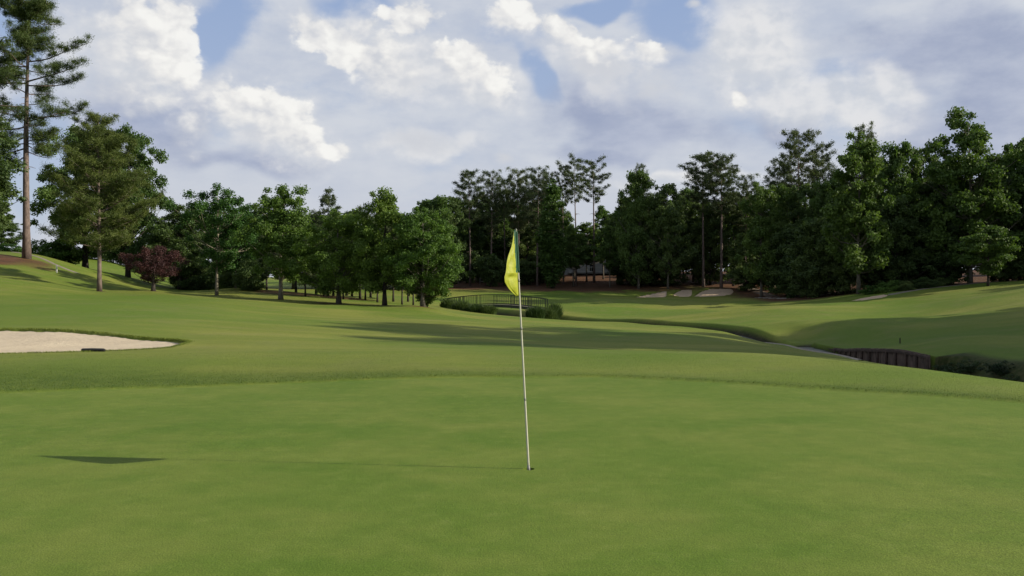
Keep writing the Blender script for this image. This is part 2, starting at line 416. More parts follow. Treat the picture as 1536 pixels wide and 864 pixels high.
# sand sheets
def sand_material(name, c1, c2):
    m, t, b = base_mat(name)
    tc = t.new('ShaderNodeTexCoord').outputs['Object']
    a_ = t.noise(tc, 1.1, 5, .65); b_ = t.noise(t.scalev(tc, 1, 3, 1), 6.0, 4, .6); c_ = t.noise(tc, 60, 2, .6)
    c = t.mix(t.mapr(a_, .3, .7), c1, c2)
    c = t.mix(t.math('MULTIPLY', t.mapr(c_, .4, .7), .25), c, tuple(x*.6 for x in c2))
    t.put(b.inputs['Base Color'], c); b.inputs['Roughness'].default_value = .95; b.inputs['Specular IOR Level'].default_value = .1
    bp = t.new('ShaderNodeBump'); bp.inputs['Strength'].default_value = .8; bp.inputs['Distance'].default_value = .05
    t.put(bp.inputs['Height'], t.math('ADD', t.math('MULTIPLY', b_, 1.3), t.math('MULTIPLY', c_, .1))); t.put(b.inputs['Normal'], bp.outputs[0])
    return m
M['sand'] = sand_material('pale_sand', (.57, .48, .345), (.49, .405, .295))
M['sand_far'] = sand_material('dull_sand', (.58, .44, .30), (.50, .37, .25))
M['sand_white'] = sand_material('white_sand', (.52, .48, .42), (.42, .39, .34))
for k, poly in BUNK.items():
    pp = np.array(poly); x0, x9, y0, y9 = pp[:, 0].min(), pp[:, 0].max(), pp[:, 1].min(), pp[:, 1].max()
    st = .16 if k == 'main' else .35
    gx, gy = np.meshgrid(np.arange(x0-st, x9+2*st, st), np.arange(y0-st, y9+2*st, st), indexing='ij')
    sx = gx.ravel(); sy = gy.ravel(); s = poly_sd(poly, sx, sy)
    full = ground(sx, sy)+.34*sstep(0, .22, s)*np.where(sy < 60, 1.0, 1.28)
    zz = full-(.075 if k == 'main' else .10)-.05*sstep(0, 1.5, s)+.012*np.sin(sx*2.1+sy)*np.sin(sy*2.7-sx*.6)
    zz = np.where(s < -.3, zz-.6, zz)
    na, nb = gx.shape; a_, b_ = np.meshgrid(np.arange(na-1), np.arange(nb-1), indexing='ij')
    fc = np.stack([a_*nb+b_, (a_+1)*nb+b_, (a_+1)*nb+b_+1, a_*nb+b_+1], -1).reshape(-1, 4)
    ok = (s[fc] > -.3).any(1)
    o = mesh_obj('bunker_sand', np.stack([sx, sy, zz], -1), fc[ok], M['sand' if k == 'main' else 'sand_white' if k == 'white' else 'sand_far'], None, True)
    tag(o, kind='structure')

# creek water
M['water'] = simple('creek_water', (.018, .02, .014), .35, (.03, .03, .02), 2.0, .15, spec=.5)
wv = []; wf = []
for i, p in enumerate(CRP):
    dn = CRP[min(i+1, len(CRP)-1)]-CRP[max(i-1, 0)]; dn = dn/np.linalg.norm(dn); nn = np.array([-dn[1], dn[0]])
    zb = gz(*p)+.10
    for s in (-1.5, 1.5): wv.append((*(p+nn*s), zb))
    if i: wf.append((2*i-2, 2*i-1, 2*i+1, 2*i))
tag(mesh_obj('creek_water', wv, wf, M['water'], None, True), kind='structure')

# draped strips (cart paths)
M['path'] = simple('path_gravel', (.22, .19, .15), .95, (.15, .13, .10), 3, .3)
M['path_clay'] = simple('path_clay', (.17, .125, .095), .95, (.11, .085, .065), 2, .3)
def ribbon(name, pts, w, mat, lift=.03):
    c = catmull(pts, 10); v = []; f = []; K = 5
    for i, p in enumerate(c):
        dn = c[min(i+1, len(c)-1)]-c[max(i-1, 0)]; dn = dn/np.linalg.norm(dn); nn = np.array([-dn[1], dn[0]])
        for k in range(K):
            q = p+nn*(k/(K-1)-.5)*w; v.append((q[0], q[1], gz(q[0], q[1])+lift+(.0 if 0 < k < K-1 else -.08)))
        if i:
            for k in range(K-1): f.append(((i-1)*K+k, i*K+k, i*K+k+1, (i-1)*K+k+1))
    tag(mesh_obj(name, v, f, mat, None, True), kind='structure')
ribbon('cart_path', pl((20,80),(62,77),(88,74),(118,72.5)), .7, M['path'])
ribbon('cart_path', pl((1170,104),(1145,112),(1120,124),(1105,138),(1115,155)), 2.2, M['path_clay'])
ribbon('cart_path', pl((1330,86),(1360,87.5),(1400,90),(1450,93),(1536,97)), 1.2, M['path'])

M['bank'] = simple('bank_grit', (.30, .26, .20), .95, (.20, .17, .13), 3, .3)
nb = []
for yv in (52, 49, 46, 43, 40, 37, 35):
    k_i = int(round(np.interp(yv, yy_[:80], tmap[:80]))); dn = CRP[k_i+1]-CRP[k_i-1]; dn = dn/np.linalg.norm(dn); nb.append(tuple(CRP[k_i]-np.array([dn[1], -dn[0]])*1.62))
ribbon('bank_edge', nb, .35, M['bank'], .035)

# ------------------------------------------------------------------ trees
def rng(seed): return np.random.RandomState(seed)
def leaves(centres, radii, counts, size, R, aspect=.6, up=.25, shell=.35, tri=False, tintc=None):
    """leaf faces scattered through ellipsoidal clumps"""
    idx = np.repeat(np.arange(len(centres)), counts); n = len(idx)
    d = R.normal(size=(n, 3)); d /= np.linalg.norm(d, axis=1)[:, None]
    r = (shell+(1-shell)*R.rand(n))[:, None]*(R.rand(n)[:, None]**.25)
    c = centres[idx]+d*r*radii[idx]
    a = R.normal(size=(n, 3)); a /= np.linalg.norm(a, axis=1)[:, None]
    nrm = R.normal(size=(n, 3))+d*.6+np.array([0, 0, up*2]); nrm /= np.linalg.norm(nrm, axis=1)[:, None]
    a = a-nrm*(a*nrm).sum(1)[:, None]; a /= np.linalg.norm(a, axis=1)[:, None]+1e-9
    b = np.cross(nrm, a); s = (size*(.6+.8*R.rand(n)))[:, None]
    tc = (tintc if tintc is not None else R.rand(len(centres)))[idx]
    ti = np.clip(.55*tc+.45*R.rand(n), 0, 1)
    if tri:
        v = np.stack([c-a*s*.5+b*s*aspect*.5, c-a*s*.5-b*s*aspect*.5, c+a*s*.5], 1).reshape(-1, 3)
        return v, np.arange(3*n).reshape(-1, 3), np.repeat(ti, 3)
    v = np.stack([c-a*s*.5, c+b*s*aspect*.5, c+a*s*.5, c-b*s*aspect*.5], 1).reshape(-1, 3)
    return v, np.arange(4*n).reshape(-1, 4), np.repeat(ti, 4)
class Proto:
    def __init__(s, H, Rr): s.H = H; s.R = Rr; s.parts = []
    def part(s, name, me): s.parts.append((name, me))
def to_mesh(name, v, f, mat, attrs=None, smooth=False):
    o = mesh_obj(name, v, f, mat, None, smooth, attrs); me = o.data; bpy.data.objects.remove(o); return me
def branch_pts(p0, p1, R, sag=.12, n=5):
    p0 = np.array(p0); p1 = np.array(p1); L = np.linalg.norm(p1-p0); out = []
    j = R.normal(size=3)*L*.06
    for i in range(n):
        t = i/(n-1); q = p0+(p1-p0)*t; q = q+np.array([0, 0, L*sag*math.sin(PI*t)])*(1 if sag > 0 else 1)+j*math.sin(PI*t); out.append(q)
    return out
def trunk_line(H, R, wig=.012, n=9, lean=0.0):
    t = np.linspace(0, 1, n); a, b = R.uniform(0, 6, 2)
    return np.stack([wig*H*np.sin(t*3.1+a)*t+lean*H*t, wig*H*np.sin(t*2.7+b)*t, t*H], -1)
def broadleaf(seed, H, R0, h0, prof, ncl, nlf, leaf, clr, leafmat, barkmat, rtr=.03, irr=.22, squash=.75, ragged=1.0, top=.9, inner=.25, leaftri=False):
    R = rng(seed); pr = Proto(H, R0)
    tl = trunk_line(H*top, R); tr = [rtr*H*(1-.9*i/8)*(1.35 if i == 0 else 1) for i in range(9)]
    v, f = tube(tl, tr, 8); v = list(v); f = list(f)
    tt = np.array([p[0] for p in prof]); rr = np.array([p[1] for p in prof])
    cen = []; k = 0
    ph = R.uniform(0, 6.28, 8)
    while len(cen) < ncl:
        t = R.rand(); r = np.interp(t, tt, rr)
        if R.rand() > r**1.3+.06: continue
        az = R.uniform(0, 2*PI)
        lob = 1+irr*(math.sin(2*az+ph[0]+3*t)+math.sin(3*az+ph[1]-5*t)*.7+math.sin(5*az+ph[2]+9*t)*.5)/1.3
        fr = math.sqrt(inner**2+(1-inner**2)*R.rand())*(1+.10*ragged*R.normal())
        rad = R0*r*lob*fr; z = h0*H+t*(1-h0)*H*.965+R.normal()*.01*H
        axp = np.array([np.interp(z, tl[:, 2], tl[:, 0]), np.interp(z, tl[:, 2], tl[:, 1])])
        cen.append((axp[0]+rad*math.cos(az), axp[1]+rad*math.sin(az), min(z, H*.985)))
    cen = np.array(cen)
    sz = clr*(.55+.9*R.rand(ncl))
    radii = np.stack([sz, sz, sz*squash], -1)
    for i, c in enumerate(cen):
        if R.rand() > min(1, 90/ncl): continue
        hz = max(h0*H*.9, c[2]-np.hypot(c[0], c[1])*R.uniform(.4, .9)); hz = min(hz, H*top*.96)
        if c[2] < hz+.1*H*.3 and R.rand() < .7: continue
        p0 = (np.interp(hz, tl[:, 2], tl[:, 0]), np.interp(hz, tl[:, 2], tl[:, 1]), hz)
        L = np.linalg.norm(c-np.array(p0)); r0 = .0042*H*(.5+L/R0*.6)*(1-.5*hz/H)
        bv, bf = tube(branch_pts(p0, c, R, -.08), [r0*(1-.8*q/4) for q in range(5)], 5, False)
        n = len(v); v += bv; f += [tuple(a+n for a in q) for q in bf]
    pr.part('trunk', to_mesh('trunk', v, f, barkmat, None, True))
    cnt = np.maximum(6, (nlf*(sz/clr)**2/np.mean((sz/clr)**2)/ncl)).astype(int)
    lv, lf, ti = leaves(cen, radii, cnt, leaf, R, .62)
    pr.part('crown', to_mesh('crown', lv, lf, leafmat, {'tint': ti}))
    return pr
def pine(seed, H, branches, rtr, needle, nper, mat, bark, clump=.55, Rr=4.0, flat=.42, wig=.010, lean=0.0, tuft_tri=.16, dens=1.0, stubs=8, droop=0.0, vj=0.0):
    """branches: list of (height m, azimuth, length, rise m)"""
    R = rng(seed); pr = Proto(H, Rr)
    tl = trunk_line(H*.985, R, wig, 10, lean); v, f = tube(tl, [rtr*(1-.86*(i/9)**1.2)*(1.3 if i == 0 else 1) for i in range(10)], 9)
    v = list(v); f = list(f); cen = []; rad = []
    def ax(z): return np.array([np.interp(z, tl[:, 2], tl[:, 0]), np.interp(z, tl[:, 2], tl[:, 1]), z])
    def addt(pts, r0, r1, n=5):
        bv, bf = tube(pts, np.linspace(r0, r1, len(pts)), n, False); k = len(v); v.extend(bv); f.extend([tuple(a+k for a in q) for q in bf])
    for (h, az, L, rise) in branches:
        p0 = ax(h); dr = np.array([math.cos(az), math.sin(az), 0]); sd = np.array([-dr[1], dr[0], 0])
        pts = []; b0 = R.normal()*.08*L; b1 = R.normal()*.05*L
        for k in range(7):
            t = k/6; pts.append(p0+dr*L*t+sd*(b0*math.sin(PI*t)+b1*math.sin(2*PI*t))+np.array([0, 0, rise*(t**1.0)-.10*L*math.sin(PI*t)*.6]))
        br = rtr*(.10+.055*L)*(1-.5*h/H); addt(pts, br, br*.25)
        pts = np.array(pts); nc = max(2, int(L/clump*1.7*dens))
        for q in range(nc):
            t = .32+.70*(q+R.rand())/nc if L > 1.2 else R.rand()
            t = min(t, 1.02); c = np.array([np.interp(t*6, range(7), pts[:, a]) for a in range(3)])
            off = sd*R.normal()*.26*L*(1-.3*t)*.7; off = off*min(1, 2.2/max(L, .1)*1.0) if L > 4 else off
            up = np.array([0, 0, abs(R.normal())*.22*clump+.1*clump-droop*R.rand()+vj*R.uniform(-.35, 1)*(1.15-t)])
            c2 = c+off+up; s = clump*R.uniform(.6, 1.25)
            if np.linalg.norm(off) > .3: addt([c, c+off*.5, c2-np.array([0, 0, .1])], br*.3, br*.08, 4)
            cen.append(c2); rad.append((s, s, s*flat))
    for q in range(stubs):
        h = R.uniform(.3, .62)*H; az = R.uniform(0, 6.28); L = R.uniform(.3, 1.1)
        p0 = ax(h); addt([p0, p0+np.array([math.cos(az)*L*.6, math.sin(az)*L*.6, -.02]), p0+np.array([math.cos(az)*L, math.sin(az)*L, -.12])], .035, .012, 4)
    pr.part('trunk', to_mesh('trunk', v, f, bark, None, True))
    cen = np.array(cen); rad = np.array(rad); cnt = np.full(len(cen), max(4, int(nper)))
    lv, lf, ti = leaves(cen, rad, cnt, needle, R, tuft_tri, up=.05, shell=.1, tri=True)
    pr.part('crown', to_mesh('crown', lv, lf, mat, {'tint': ti}))
    return pr
def place(pr, name, x, y, H, Rr=None, rz=0, label='', cat='tree', group=None, first=[], z=None, sink=.05):
    e = empty(name, (x, y, (gz(x, y) if z is None else z)-sink), rz)
    sz = H/pr.H; sx = (Rr/pr.R) if Rr else sz
    e.scale = (sx, sx, sz); tag(e, label, cat, group)
    for nm, me in pr.parts:
        o = bpy.data.objects.new(nm, me); COL.objects.link(o); o.parent = e
    return e

OV = [(0, .45), (.12, .80), (.3, 1), (.5, .98), (.7, .84), (.88, .62), (1, .40)]
CONE = [(0, .65), (.12, .95), (.3, 1), (.55, .88), (.75, .70), (.9, .42), (1, .2)]
COL_ = [(0, .5), (.15, .9), (.4, 1), (.7, .88), (.9, .62), (1, .32)]
VASE = [(0, .25), (.2, .6), (.45, 1), (.7, .98), (.9, .6), (1, .3)]
PR = {}
PR['mapleA'] = broadleaf(1, 8.3, 2.9, .13, OV, 150, 42000, .155, .62, M['leaf_maple'], M['bark_grey'], .022, irr=.17)
PR['mapleB'] = broadleaf(22, 8.3, 2.7, .15, OV, 150, 40000, .155, .60, M['leaf_maple'], M['bark_dark'], .022, irr=.18)
PR['mapleC'] = broadleaf(3, 8.3, 2.4, .20, OV, 130, 34000, .150, .60, M['leaf_maple'], M['bark_pale'], .019, irr=.25)
PR['elm'] = broadleaf(4, 8.7, 2.5, .24, VASE, 105, 22000, .145, .55, M['leaf_bright'], M['bark_pale'], .013, irr=.30, ragged=1.8)
PR['bright'] = broadleaf(5, 7.5, 2.2, .22, OV, 110, 26000, .15, .58, M['leaf_bright'], M['bark_grey'], .016)
PR['oakA'] = broadleaf(6, 14.5, 4.4, .12, COL_, 210, 52000, .24, .85, M['leaf_oak'], M['bark_dark'], .02, irr=.25, ragged=1.5)
PR['oakB'] = broadleaf(7, 14.5, 4.2, .12, OV, 190, 46000, .24, .9, M['leaf_dark'], M['bark_dark'], .02, irr=.25, ragged=1.4)
PR['forestA'] = broadleaf(8, 18, 4.2, .16, COL_, 190, 26000, .36, 1.0, M['leaf_dark'], M['bark_grey'], .013, irr=.25, ragged=1.4)
PR['forestHigh'] = broadleaf(28, 18, 4.2, .32, OV, 150, 20000, .36, 1.0, M['leaf_oak'], M['bark_grey'], .011, irr=.25, ragged=1.4)
PR['forestB'] = broadleaf(9, 18, 4.4, .10, OV, 190, 26000, .36, 1.1, M['leaf_oak'], M['bark_grey'], .013, irr=.28, ragged=1.5)
PR['forestC'] = broadleaf(10, 16, 4.0, .05, CONE, 170, 24000, .36, 1.0, M['leaf_dark'], M['bark_dark'], .012, irr=.28, ragged=1.3)
PR['tulip'] = broadleaf(11, 18, 3.2, .15, COL_, 130, 26000, .33, .95, M['leaf_tulip'], M['bark_grey'], .013, irr=.3, ragged=1.6, squash=.8)
PR['tulipBig'] = broadleaf(12, 19, 5.0, .10, CONE, 180, 42000, .32, 1.05, M['leaf_tulip'], M['bark_grey'], .013, irr=.34, ragged=1.7, squash=.7)
PR['dogwood'] = broadleaf(13, 6, 2.6, .22, VASE, 90, 16000, .2, .7, M['leaf_tulip'], M['bark_dark'], .02, irr=.2, squash=.45)
PR['ivy'] = broadleaf(14, 20, 1.25, .03, COL_, 120, 14000, .3, .7, M['leaf_tulip'], M['bark_dark'], .01, irr=.3, squash=1.2)
PR['plum'] = broadleaf(15, 3.2, 1.95, .22, VASE, 120, 22000, .085, .36, M['leaf_plum'], M['bark_dark'], .05, irr=.12, top=.6)
PR['shrub'] = broadleaf(16, 2.6, 1.6, .02, OV, 60, 12000, .13, .5, M['leaf_dark'], M['bark_dark'], .02, top=.6)
PR['understory'] = broadleaf(17, 6, 2.6, .03, VASE, 70, 11000, .26, .85, M['leaf_dark'], M['bark_dark'], .015, irr=.25)
PR['bush_light'] = broadleaf(18, 1.4, .9, .02, OV, 40, 5000, .10, .3, M['leaf_bright'], M['bark_dark'], .02, top=.5)
PR['weed'] = broadleaf(19, 1.2, .8, .02, OV, 40, 5000, .07, .26, M['leaf_weed'], M['bark_dark'], .02, top=.5)

def pine_branches(seed, H, hb, n, Lf, rise=(.1, .35)):
    R = rng(seed); out = []
    for i in range(n):
        t = (i+R.rand())/n; h = hb+(H-hb)*t*.985; L = Lf(t)*R.uniform(.65, 1.15)
        out.append((h, i*2.4+R.uniform(-.4, .4), L, L*R.uniform(*rise)))
    return out
flatl = lambda t: 1.3+3.2*math.sin(PI*min(1, .18+.82*t))**.8 if t < .9 else 1.6
PR['pineA'] = pine(31, 20, pine_branches(31, 20, 11.0, 40, lambda t: .8+2.4*math.sin(PI*(.12+.76*t)), (.1, .7)), .20, .30, 95, M['needle_far'], M['bark_pine'], .80, 3.2, .72, tuft_tri=.24)
PR['pineB'] = pine(32, 20, pine_branches(32, 20, 12.5, 26, lambda t: .6+2.2*math.sin(PI*(.12+.75*t)), (.1, .9)), .19, .28, 85, M['needle_far'], M['bark_pine'], .68, 2.8, .68, wig=.016, tuft_tri=.24)
PR['pineC'] = pine(33, 20, pine_branches(33, 20, 9.0, 52, lambda t: .8+2.4*math.sin(PI*(.15+.70*t)), (.0, .7)), .21, .30, 90, M['needle_far'], M['bark_pine'], .85, 3.2, .75, tuft_tri=.24)
PR['pineGrove'] = pine(34, 8.5, pine_branches(34, 8.5, 2.0, 46, lambda t: .5+1.9*(1-t)**.7, (.1, .5)), .12, .24, 75, M['needle_far'], M['bark_dark'], .48, 2.3, .6, tuft_tri=.2, stubs=3)
PR['pineYoung'] = pine(35, 11.9, pine_branches(35, 11.9, 2.6, 95, lambda t: .5+3.3*(1-t)**.62*min(1, .62+t*2), (.25, .75)), .135, .23, 120, M['needle_young'], M['bark_pine'], .50, 3.5, .75, wig=.006, tuft_tri=.11, stubs=3, dens=1.15)

# the tall pine on the left, branch by branch
m_ = 74/F
def hb(v): return (389-v)*m_
BR = [(hb(92),.05,4.9,1.6),(hb(122),-.15,5.2,1.3),(hb(128),.25,4.2,.9),(hb(178),.1,4.7,1.1),(hb(182),-.3,4.0,.6),(hb(205),.2,2.6,.3),(hb(215),-.2,2.2,.0),
      (hb(100),3.0,4.6,1.5),(hb(125),3.3,5.0,.6),(hb(118),2.8,3.6,1.0),(hb(160),3.15,5.0,.8),(hb(172),2.9,4.0,.9),(hb(190),3.3,4.5,.1),(hb(205),3.0,4.2,-.4),(hb(222),3.2,3.6,-.6),(hb(232),2.8,2.6,-.7),(hb(226),.0,1.9,-.6),
      (hb(140),-1.6,3.0,.8),(hb(140),1.5,3.0,.8),(hb(185),-1.4,3.0,.5),(hb(185),1.7,3.0,.5),(hb(105),1.3,3.2,.8),(hb(100),-1.7,3.2,.8),(hb(215),1.2,2.6,-.2),(hb(215),-1.9,2.6,-.2)]
R_ = rng(77)
for i in range(4): BR.append((hb(R_.uniform(75, 225)), i*2.4, R_.uniform(1.4, 3.0), R_.uniform(.1, .9)))
for i in range(50): BR.append((hb(R_.uniform(2, 84)), i*2.4, R_.uniform(1.0, 2.6), R_.uniform(.3, 1.0)))
PR['pineTall'] = pine(36, 22.0, BR,   .30, .20, 230, M['needle'], M['bark_pine'], .72, 5.0, .8, wig=.009, lean=.004, tuft_tri=.14, stubs=10, dens=1.5, vj=.95)

def at(u, d): return (u-U0)/F*d
def T(kind, name, u, vb, vt, hw, d, label, cat='tree', group=None, rz=0):
    x = at(u, d); z = gz(x, d); ztop = EYE+(V0-vt)/F*d
    return place(PR[kind], name, x, d, ztop-z, hw/F*d*(1.0), rz, label, cat, group)
G1 = 'trees along the left side of the fairway'
T('pineTall', 'pine_tree', 40, 389, -6, 90, 74, 'tallest pine at the left edge with a long bare purplish trunk and spreading flat boughs', 'pine tree')
T('pineC', 'pine_tree', -62, 395, 20, 75, 76, 'pine mostly cut off by the left edge of the picture beside the tallest pine', 'pine tree', None, 1)
T('oakB', 'broadleaf_tree', -48, 395, 165, 78, 68, 'leafy tree poking in from the left edge below the tall pine boughs', 'tree')
T('oakB', 'broadleaf_tree', 2, 385, 318, 27, 112, 'small round green tree far off at the left edge below the tall pine', 'tree', None, 2)
T('oakA', 'broadleaf_tree', 128, 408, 186, 62, 88, 'large dark leafy tree behind the young pine, its left half', 'tree', None, .5)
T('oakA', 'broadleaf_tree', 192, 412, 186, 50, 86, 'large dark leafy tree, uneven right side, behind young pine and purple bush', 'tree', None, 2.1)
T('pineYoung', 'pine_tree', 149, 437, 174, 84, 61, 'young olive green pine with a bare brown trunk on the left slope', 'pine tree')
T('plum', 'plum_bush', 230, 437, 368, 43, 64, 'rounded purple leaved bush beside the young pine', 'bush')
T('oakB', 'broadleaf_tree', 270, 438, 306, 50, 84, 'dark green tree directly behind and right of the purple bush', 'tree', None, 4)
T('elm', 'broadleaf_tree', 325, 443, 276, 50, 69, 'slender airy tree with a pale thin trunk right of the purple bush', 'tree', None, 1)
T('bright', 'broadleaf_tree', 354, 432, 306, 38, 79, 'bright green rounded tree just behind the airy pale trunked tree', 'tree', None, 2)
T('mapleC', 'broadleaf_tree', 421, 450, 280, 50, 66, 'leafy maple like tree with a pale straight trunk, leftmost of the four big round ones', 'tree', None, 1.2)
T('mapleA', 'broadleaf_tree', 508, 456, 310, 58, 63, 'wide spreading leafy tree with a spiky pine showing above it', 'tree', None, 0)
T('mapleB', 'broadleaf_tree', 577, 458, 284, 50, 62, 'tallest of the round leafy trees, with a thick dark trunk', 'tree', None, 3)
T('mapleA', 'broadleaf_tree', 634, 460, 310, 54, 60.5, 'round leafy tree at the right end of the near row, with double dark stems', 'tree', None, 2.2)
x = at(639, 61.2); place(PR['ivy'], 'broadleaf_tree', x, 61.2, 5.2, .7, 0, 'second thin dark stem close beside the rightmost round tree of the near row', 'tree')
T('pineGrove', 'pine_tree', 492, 452, 286, 34, 76, 'spiky topped pine rising behind the wide spreading tree', 'pine tree', None, 0)
T('pineGrove', 'pine_tree', 540, 450, 312, 32, 78, 'dark pine tip between the spiky pine and the tallest round tree', 'pine tree', None, 1)
for (u, d, vt, hw) in ((382,82,330,30),(400,88,330,30),(444,80,326,32),(458,72,345,26),(474,84,318,30),(486,74,342,26),(500,80,322,30),(515,72,345,24),(528,84,330,30),(548,76,335,26),(556,86,325,30),(566,72,345,26),(590,80,332,28),(603,74,345,24),(612,84,335,28),(620,76,342,24),(420,92,325,34),(520,94,325,34)):
    T('pineGrove', 'pine_tree', u, 450, vt, hw, d, 'dark small trunked tree in the shaded grove behind the near round trees', 'pine tree', 'grove trees behind the near row', rz=u)
for (u, d, hw, h) in ((374,76,26,2.6),(350,82,26,2.6),(300,84,30,2.4),(325,88,30,2.6),(282,86,24,2.4)):
    place(PR['shrub'], 'shrub', at(u, d), d, h, hw/F*d, u, 'dark rounded shrub in the shade under the grove' if u != 374 else 'big dark round shrub between the airy tree and the pale trunked tree', 'shrub', 'shrubs under the left trees')
for (u, d, vt, hw) in ((12,95,358,24),(60,88,352,20),(78,86,356,22),(98,88,350,24),(222,100,380,26)):
    T('bush_light', 'bush', u, 385, vt+8, hw, d, 'low green bush along the top of the left slope', 'bush', 'bushes on the left hilltop', rz=u)
for (u, d, vt) in ((105,100,372),(150,104,366),(200,106,366),(240,104,362),(170,112,350)):
    T('understory', 'understory_tree', u, 0, vt, 26, d, 'low leafy tree filling the gap behind the large dark tree on the left slope', 'tree', 'low trees behind the large left tree', rz=u)
# trees closing the left background
for i, (u, d, vt, hw) in enumerate(((255,112,330,40),(300,118,322,40),(345,122,318,42),(390,118,306,36),(440,120,318,40),(480,122,314,40),(530,124,312,40),(575,126,318,40),(610,122,320,36))):
    T(('forestA', 'forestB', 'forestC')[i % 3], 'broadleaf_tree', u, 430, vt, hw, d, 'dim distant tree closing the view behind the left grove', 'tree', 'distant trees behind the left grove', rz=u)

# centre background
GC = 'woodland trees behind the bridge'
CT = [('pineA',705,258,26,128,'pine with a flat top and long bare trunk, leftmost tall one of the far wood'),
      ('pineC',737,262,22,130,'second tall pine from the left in the far wood behind the flag'),
      ('pineB',757,270,18,136,'thin pine just left of the flag in the far wood'),
      ('pineC',778,258,26,132,'dense topped pine directly above the yellow flag'),
      ('pineC',806,257,26,128,'tall pine with a thick pale trunk just right of the flag'),
      ('pineB',792,266,18,138,'thin pine between the two dense topped pines above the flag'),
      ('pineC',823,262,18,134,'pine behind the slender ivy covered tree'),
      ('pineB',845,250,20,132,'leftmost of the three pines standing clear of the wood right of the flag'),
      ('pineB',864,240,22,130,'tallest of the three pines standing clear of the wood right of the flag'),
      ('pineB',891,243,26,134,'right hand one of the three pines standing clear, with open boughs'),
      ('ivy',829,262,16,124,'slender yellow green tree clothed in leaves from top to bottom right of the flag')]
for k, u, vt, hw, d, lb in CT: T(k, 'pine_tree' if 'pine' in k else 'slender_tree', u, 0, vt, hw, d, lb, 'pine tree' if 'pine' in k else 'tree', None, rz=u)
CF = [('forestB',652,292,32,122),('forestA',675,290,28,126),('forestB',690,296,26,136),('forestA',720,290,28,142),('forestB',748,300,28,140),('forestA',770,295,30,146),('forestC',800,296,30,142),
      ('forestA',835,300,24,144),('forestHigh',860,340,24,128),('forestHigh',880,335,28,136),('forestHigh',905,310,24,140),('forestHigh',926,318,26,132),('forestHigh',862,352,20,141),('forestA',640,296,24,140),('forestHigh',845,322,16,136),('forestHigh',915,340,22,126),
      ('forestC',700,320,26,134),('forestC',735,330,26,138),('forestC',765,335,26,140),('forestC',790,330,26,136)]
for k, u, vt, hw, d in CF: T(k, 'broadleaf_tree', u, 0, vt, hw, d, 'dark leafy tree filling the far wood behind the bridge', 'tree', GC, rz=u*.7)
for i, (u, d, vt) in enumerate(((735,126,380),(760,128,385),(672,124,392),(790,130,388),(720,138,380),(748,140,382),(815,134,392))):
    T('understory', 'understory_tree', u, 0, vt, 22, d, 'low dark understory tree at the foot of the far wood', 'tree', 'understory at the foot of the far wood', rz=i)
# right background
GR = 'woodland trees on the right'
RT = [('forestB',958,254,28,122,'rounded leafy tree with a spiky top at the left end of the right hand wood'),
      ('pineC',960,252,16,126,'pine tip showing above the left end of the right hand wood'),
      ('forestA',1002,270,30,120,'dark rounded tree left of the big paired pines'),
      ('pineA',1055,232,34,122,'left one of the big paired pines with a dome top, above the far bunkers'),
      ('pineA',1082,236,34,120,'right one of the big paired pines, with its bare trunk reaching the slope'),
      ('tulip',1142,272,26,108,'pale green leafy tree standing out against the dark wood'),
      ('pineC',1118,268,28,122,'pine between the big paired pines and the pale green tree'),
      ('pineA',1196,198,34,112,'tall open pine rising above the right hand wood'),
      ('pineC',1236,220,26,114,'shorter pine just right of the tall open pine'),
      ('pineC',1170,244,28,116,'dark pine at the left shoulder of the tall open pine'),
      ('tulip',1288,198,40,93,'narrow leafy tree with a sunlit right side and a clean grey trunk'),
      ('pineC',1296,196,26,104,'pine crown just behind the narrow leafy tree'),
      ('forestB',1345,212,38,100,'broad tree between the narrow leafy tree and the tallest leafy tree'),
      ('forestA',1385,214,34,102,'tree left of the tallest leafy tree on the right'),
      ('tulipBig',1455,148,66,94,'tallest leafy tree on the right with layered sunlit boughs'),
      ('dogwood',1482,338,42,84,'low spreading layered tree in front of the tallest leafy tree'),
      ('forestB',1530,205,36,98,'tree at the right edge beside the tallest leafy tree')]
for k, u, vt, hw, d, lb in RT: T(k, 'pine_tree' if 'pine' in k else 'broadleaf_tree', u, 0, vt, hw, d, lb, 'pine tree' if 'pine' in k else 'tree', None, rz=u*1.3)
RF = [('forestA',940,290,24,130),('forestC',975,285,28,128),('forestA',1025,285,28,130),('forestB',1040,280,30,132),('forestC',1065,300,32,126),('forestA',1100,282,32,124),('forestB',1125,290,30,128),
      ('forestA',1160,290,30,118),('forestB',1180,275,32,110),('forestA',1210,270,32,108),('forestB',1238,268,30,104),('forestC',1220,320,34,100),('forestC',1180,330,30,106),('forestA',1262,255,30,106),
      ('forestB',1320,235,32,106),('forestC',1345,290,36,96),('forestC',1385,300,34,97),('forestA',1420,240,34,102),('forestB',1500,230,36,100),('forestC',1510,300,36,95),('forestC',1420,320,32,95),('forestA',1560,220,40,96),('forestB',1600,200,44,92),
      ('forestC',1265,330,28,98),('forestC',1120,345,26,116),('forestC',1000,345,30,124),('forestC',960,345,26,126),
      ('forestA',950,300,40,150),('forestB',1000,300,40,152),('forestA',1060,300,40,150),('forestB',1120,300,40,148),('forestA',1180,290,40,140),('forestB',1240,280,40,138),('forestA',1300,270,44,130),('forestB',1370,270,44,128),('forestA',1440,260,44,126),('forestB',1520,260,44,124),
      ('forestA',660,320,40,158),('forestB',710,320,40,160),('forestA',760,325,40,162),('forestB',820,330,40,170),('forestA',890,350,40,172)]
for k, u, vt, hw, d in RF: T(k, 'broadleaf_tree', u, 0, vt, hw, d, 'dark leafy tree filling the right hand wood', 'tree', GR, rz=u*.9)
